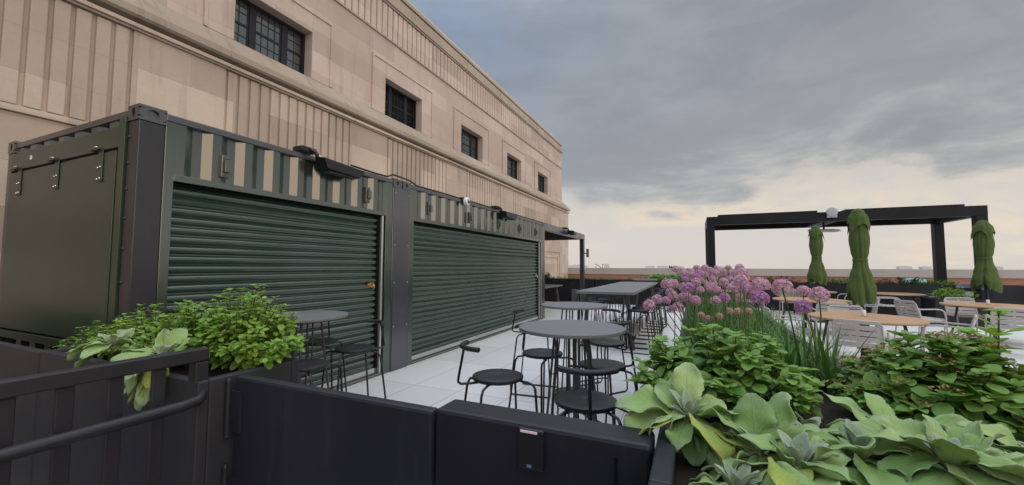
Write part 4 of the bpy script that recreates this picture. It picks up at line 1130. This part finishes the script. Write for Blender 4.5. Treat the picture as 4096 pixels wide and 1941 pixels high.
singles = [
 (3.510,1.014,1.196,0,'leftmost allium head, low in front of the bar stools'),
 (3.539,1.231,1.214,1,'second allium head from the left, beside the leftmost one'),
 (3.565,1.757,1.170,5,'small allium head third from the left'),
 (3.589,1.919,1.087,3,'vivid purple allium head low at the left of the cluster'),
 (3.660,1.414,1.155,2,'pale allium head just right of the low vivid purple one'),
 (3.626,1.507,1.221,0,'pale pink allium above the low vivid purple one'),
 (3.713,1.228,1.237,1,'pale allium in the left front of the cluster'),
 (3.729,1.138,1.298,3,'vivid purple allium in the upper left of the cluster'),
 (3.777,1.874,1.309,0,'allium head on a straight stem left of the cluster centre'),
 (3.858,1.136,1.301,5,'allium head in the middle front of the cluster on a dark stem'),
 (3.937,1.382,1.229,3,'vivid purple allium low in the middle of the cluster'),
 (3.988,0.916,1.352,2,'large green centred allium at the right of the cluster'),
 (4.008,1.07,1.389,0,'tallest allium at the right top of the cluster'),
 (4.019,0.456,1.348,2,'large allium standing alone right of the cluster'),
 (4.007,0.41,1.296,3,'vivid purple flat allium below the lone large one'),
 (4.069,0.300,1.348,0,'large allium left of the front three heads on tall stems'),
 (4.243,0.819,1.306,1,'left of the two touching alliums before the wooden table'),
 (4.253,0.593,1.306,2,'right of the two touching alliums before the wooden table'),
 (4.20,0.631,1.250,3,'vivid allium hanging under the two touching heads')]
for i, (x, y, z, k, lab) in enumerate(singles):
    bx, by = None, None
    if i >= 15: bx, by = 4.19+.02*(i-15), .62
    if i < 5: bx = max(x, 3.72)+.02
    allium(x, y, z, k, lab, 1.0, bx, by)
r2 = random.Random(77)
for i in range(112):
    y = 1.15 + 4.6*(i/112)**1.1 + r2.uniform(-.1,.1)
    x = r2.uniform(3.58, 4.14); z = min(1.42, r2.gauss(1.345, .05))
    if y < 2.0: z = r2.uniform(1.20, 1.34)
    k = r2.choice([0,0,1,1,2,2,5,5,0,3,4])
    allium(x, y, z, k, 'pink allium head in the dense middle of the flower cluster', r2.uniform(.75,1.02), max(x, 3.73), y)
for x, y, z in ((3.90,1.3,1.12),(3.96,1.35,1.15),(3.84,1.4,1.09),(4.08,1.5,1.14),(4.0,1.25,1.16),(3.80,1.5,1.10)):
    allium(x, y, z, 4, 'faded salmon allium head low among the leaves', .9)

# plants on the far planters
def tuft_row(x0, x1, n, seed, h=.30, mat='grass', label='', name='grass_tuft'):
    r3 = random.Random(seed)
    for i in range(n):
        x = x0 + (x1-x0)*(i+.5)/n + r3.uniform(-.1,.1)
        o = straps(name, label, (x, 14.5 + r3.uniform(-.15,.2), .82), 150, h*r3.uniform(.8,1.15), .014, 1, mat, seed*10+i, 'grass', (25,88), (.4,1.7), .22, .16)
        o['group'] = 'grass tufts on the far planters'
tuft_row(-2.2, 3.3, 11, 51, .33, 'grass', 'green grass tuft on the far planters left of the alliums')
GB = 'dark shrubs on the far planters'
for i, (x, rx, h, mt, lab) in enumerate([(-1.9,.4,.36,'dkleaf','dark rounded shrub on the far planter under the canopy frame'),(5.0,.5,.30,'dkleaf','dark low shrub on the far planter right of the alliums'),
      (6.3,.75,.30,'dkleaf','dark shrub on the far planter left of the left umbrella'),(8.0,.8,.28,'spirea','dark spreading shrub on the far planter between the two left umbrellas'),
      (9.5,.75,.32,'dkleaf','dark spilling shrub on the far planter right of the middle umbrella'),(10.4,.5,.22,'spirea','low green shrub on the far planter beside the pergola post'),
      (13.3,.8,.35,'dkleaf','dark shrub on the far planter at the right edge')]):
    bush('leafy_bush', lab, (x, 14.45, .84), rx, .34, h, 46, .085, mt, 60+i, (0,0), False, .8, 'oval', GB)
for i, (x, lab) in enumerate(((2.55,'broad leaved plant on the far planter left of the alliums'),(3.2,'broad leaved plant on the far planter just behind the alliums'))):
    bush('leafy_plant', lab, (x, 14.4, .85), .5, .4, .30, 26, .16, 'spirea', 70+i, (0,-.1), False, .8, 'oval', 'broad leaved plants on the far planters', .3, 'plant')
bush('leafy_bush', 'bright green domed shrub in the low planter before the far planters', (9.7,12.25,.6), .50, .34, .34, 80, .06, 'spireal', 81, (0,0), False, 1.0, 'oval')
bush('leafy_bush', 'dark shrub in front of the far planter at the right edge', (12.4,13.6,.55), .45, .3, .4, 36, .07, 'dkleaf', 82, (0,0), False, .8, 'oval')

# ------------------------------------------------------------------ camera
yaw, pitch, roll = R(24.16477588), R(3.3857191), R(.16498718)
fwd = Vector((-math.sin(yaw)*math.cos(pitch), math.cos(yaw)*math.cos(pitch), math.sin(pitch)))
rt = Vector((math.cos(yaw), math.sin(yaw), 0)); upv = rt.cross(fwd)
r_ = rt*math.cos(roll) + upv*math.sin(roll); u_ = -rt*math.sin(roll) + upv*math.cos(roll)
cd = bpy.data.cameras.new('Camera'); cam = bpy.data.objects.new('Camera', cd); COL.objects.link(cam)
cam.matrix_world = Matrix(((r_.x,u_.x,-fwd.x,3.75768151),(r_.y,u_.y,-fwd.y,-1.55252181),(r_.z,u_.z,-fwd.z,1.42809669),(0,0,0,1)))
cd.sensor_width = 36; cd.lens = 36*1613.163742895148/4096; cd.clip_start = .02; cd.clip_end = 9000
sc.camera = cam

# ------------------------------------------------------------------ light and sky
SUN_AZ = Vector((.914,-.407)); SUN_EL = R(23)
sv = Vector((SUN_AZ.x*math.cos(SUN_EL), SUN_AZ.y*math.cos(SUN_EL), math.sin(SUN_EL)))
ld = bpy.data.lights.new('Sun', 'SUN'); ld.energy = .90; ld.angle = R(64); ld.color = (1.0, .83, .67)
lo = bpy.data.objects.new('Sun', ld); COL.objects.link(lo)
lo.rotation_euler = (-sv).to_track_quat('-Z', 'Y').to_euler()

w = bpy.data.worlds.new('World'); sc.world = w; w.use_nodes = True
N = w.node_tree.nodes; L = w.node_tree.links; bg = N['Background']
tc = N.new('ShaderNodeTexCoord'); D = tc.outputs['Generated']
sx = N.new('ShaderNodeSeparateXYZ'); L.new(D, sx.inputs[0]); Z = sx.outputs['Z']
def dot(v):
    n = N.new('ShaderNodeVectorMath'); n.operation = 'DOT_PRODUCT'; L.new(D, n.inputs[0]); n.inputs[1].default_value = v; return n.outputs['Value']
def mth(op, a, b=None, c=None):
    n = N.new('ShaderNodeMath'); n.operation = op
    for i, x in enumerate((a, b, c)):
        if x is None: continue
        if hasattr(x, 'is_output'): L.new(x, n.inputs[i])
        else: n.inputs[i].default_value = x
    return n.outputs[0]
def smooth(v, a, b, c=0, d=1):
    n = N.new('ShaderNodeMapRange'); n.interpolation_type = 'SMOOTHSTEP'
    for i, x in ((1,a),(2,b),(3,c),(4,d)): n.inputs[i].default_value = x
    L.new(v, n.inputs[0]); return n.outputs[0]
# directions are projected on a cloud ceiling so that clouds flatten towards the horizon
zz = mth('ADD', mth('MAXIMUM', Z, 0), .22)
cbx = N.new('ShaderNodeCombineXYZ'); L.new(mth('DIVIDE', sx.outputs['X'], zz), cbx.inputs[0]); L.new(mth('DIVIDE', sx.outputs['Y'], zz), cbx.inputs[1])
n1 = N.new('ShaderNodeTexNoise'); n1.inputs['Scale'].default_value = .85; n1.inputs['Detail'].default_value = 7; n1.inputs['Roughness'].default_value = .52; n1.inputs['Distortion'].default_value = .5
L.new(cbx.outputs[0], n1.inputs['Vector'])
n2 = N.new('ShaderNodeTexNoise'); n2.inputs['Scale'].default_value = 3.6; n2.inputs['Detail'].default_value = 8; n2.inputs['Roughness'].default_value = .58; n2.inputs['Distortion'].default_value = .4
mp = N.new('ShaderNodeMapping'); mp.inputs['Scale'].default_value = (1, 1, 2.6); L.new(D, mp.inputs['Vector']); L.new(mp.outputs[0], n2.inputs['Vector'])
rv = tuple(rt); side = dot((rv[0], rv[1], 0))     # east-west coordinate of the sky
# lower edge of the dark cloud deck, ragged
e = mth('ADD', mth('ADD', Z, mth('MULTIPLY', mth('SUBTRACT', n2.outputs['Fac'], .5), .42)), mth('MULTIPLY', mth('SUBTRACT', n1.outputs['Fac'], .5), .22))
e = mth('ADD', e, mth('MULTIPLY', side, -.015))
deck = smooth(e, .105, .265)
low = N.new('ShaderNodeValToRGB'); el = low.color_ramp.elements
el[0].position = 0; el[0].color = (.52,.485,.45,1); el[1].position = .30; el[1].color = (.43,.435,.42,1)
x = low.color_ramp.elements.new(.05); x.color = (.52,.49,.458,1); x = low.color_ramp.elements.new(.16); x.color = (.475,.46,.435,1)
L.new(Z, low.inputs[0])
lowc = low.outputs[0]
hi1 = mixc(N, L, smooth(side, -.25, .62), (.195,.250,.345), (.275,.288,.280))
hi2 = mixc(N, L, smooth(n1.outputs['Fac'], .38, .66), hi1, (.325,.348,.38))
hi3 = mixc(N, L, smooth(n2.outputs['Fac'], .32, .70, .0, .7), hi2, (.180,.199,.230))
hi3 = mixc(N, L, smooth(Z, .50, .14, 0, .55), hi3, (.305,.31,.31))
storm = smooth(dot((.087,.934,.347)), .86, 1.0, 0, .28)
hi3 = mixc(N, L, storm, hi3, (.17,.185,.21))
c = mixc(N, L, deck, lowc, hi3)
# sun-warmed fringe along the ragged edge, stronger towards the right
fr1 = mth('MULTIPLY', smooth(e, .06, .13), smooth(e, .20, .13))
fr2 = mth('MULTIPLY', mth('MULTIPLY', fr1, smooth(n2.outputs['Fac'], .40, .62)), smooth(side, .0, .40))
c = mixc(N, L, mth('MULTIPLY', fr2, .85), c, (.64,.545,.43))
# brighter, warmer part of the overcast round the veiled sun (behind the viewer)
hz = mth('SQRT', mth('MAXIMUM', mth('SUBTRACT', 1.0, mth('MULTIPLY', Z, Z)), .01))
azd = mth('DIVIDE', dot((.934,-.358,0)), hz)
glow = mth('MULTIPLY', mth('MULTIPLY', smooth(azd, .965, .992), mth('MULTIPLY', smooth(Z, .0, .06), smooth(Z, .42, .25))), smooth(n2.outputs['Fac'], .25, .55, .45, 1))
c2_ = mixc(N, L, glow, c, (.80,.50,.27))
back = smooth(dot((-fwd.x, -fwd.y, 0)), -.25, .6)
c = mixc(N, L, back, c, (.50,.57,.70))
hz0 = mth('SQRT', mth('MAXIMUM', mth('SUBTRACT', 1.0, mth('MULTIPLY', Z, Z)), .01))
bk1 = smooth(mth('DIVIDE', dot((.961,.276,0)), hz0), .86, .95)
bk2 = smooth(dot((-fwd.x, -fwd.y, 0)), .50, .85)
bank = mth('MULTIPLY', mth('MAXIMUM', bk1, bk2), smooth(Z, .46, .22))
c = mixc(N, L, bank, c, (.13,.14,.15))
gain = mth('ADD', mth('ADD', mth('MULTIPLY', back, .25), 1.0), smooth(Z, .50, 1.0, 0, 4.6))
cv = N.new('ShaderNodeVectorMath'); cv.operation = 'SCALE'; L.new(c2_, cv.inputs[0]); L.new(gain, cv.inputs['Scale'])
sky = N.new('ShaderNodeTexSky'); sky.sky_type = 'NISHITA'; sky.sun_disc = False
sky.sun_elevation = SUN_EL; sky.sun_rotation = math.atan2(sv.x, sv.y)
bg2 = N.new('ShaderNodeBackground'); L.new(sky.outputs[0], bg2.inputs['Color']); bg2.inputs['Strength'].default_value = .05
L.new(cv.outputs[0], bg.inputs['Color']); bg.inputs['Strength'].default_value = 1.0
ad = N.new('ShaderNodeMixShader'); ad.inputs[0].default_value = .06
L.new(bg.outputs[0], ad.inputs[1]); L.new(bg2.outputs[0], ad.inputs[2]); L.new(ad.outputs[0], N['World Output'].inputs[0])

sc.view_settings.view_transform = 'Standard'; sc.view_settings.look = 'None'
sc.view_settings.exposure = 0.45; sc.view_settings.gamma = 1
sc.cycles.max_bounces = 6
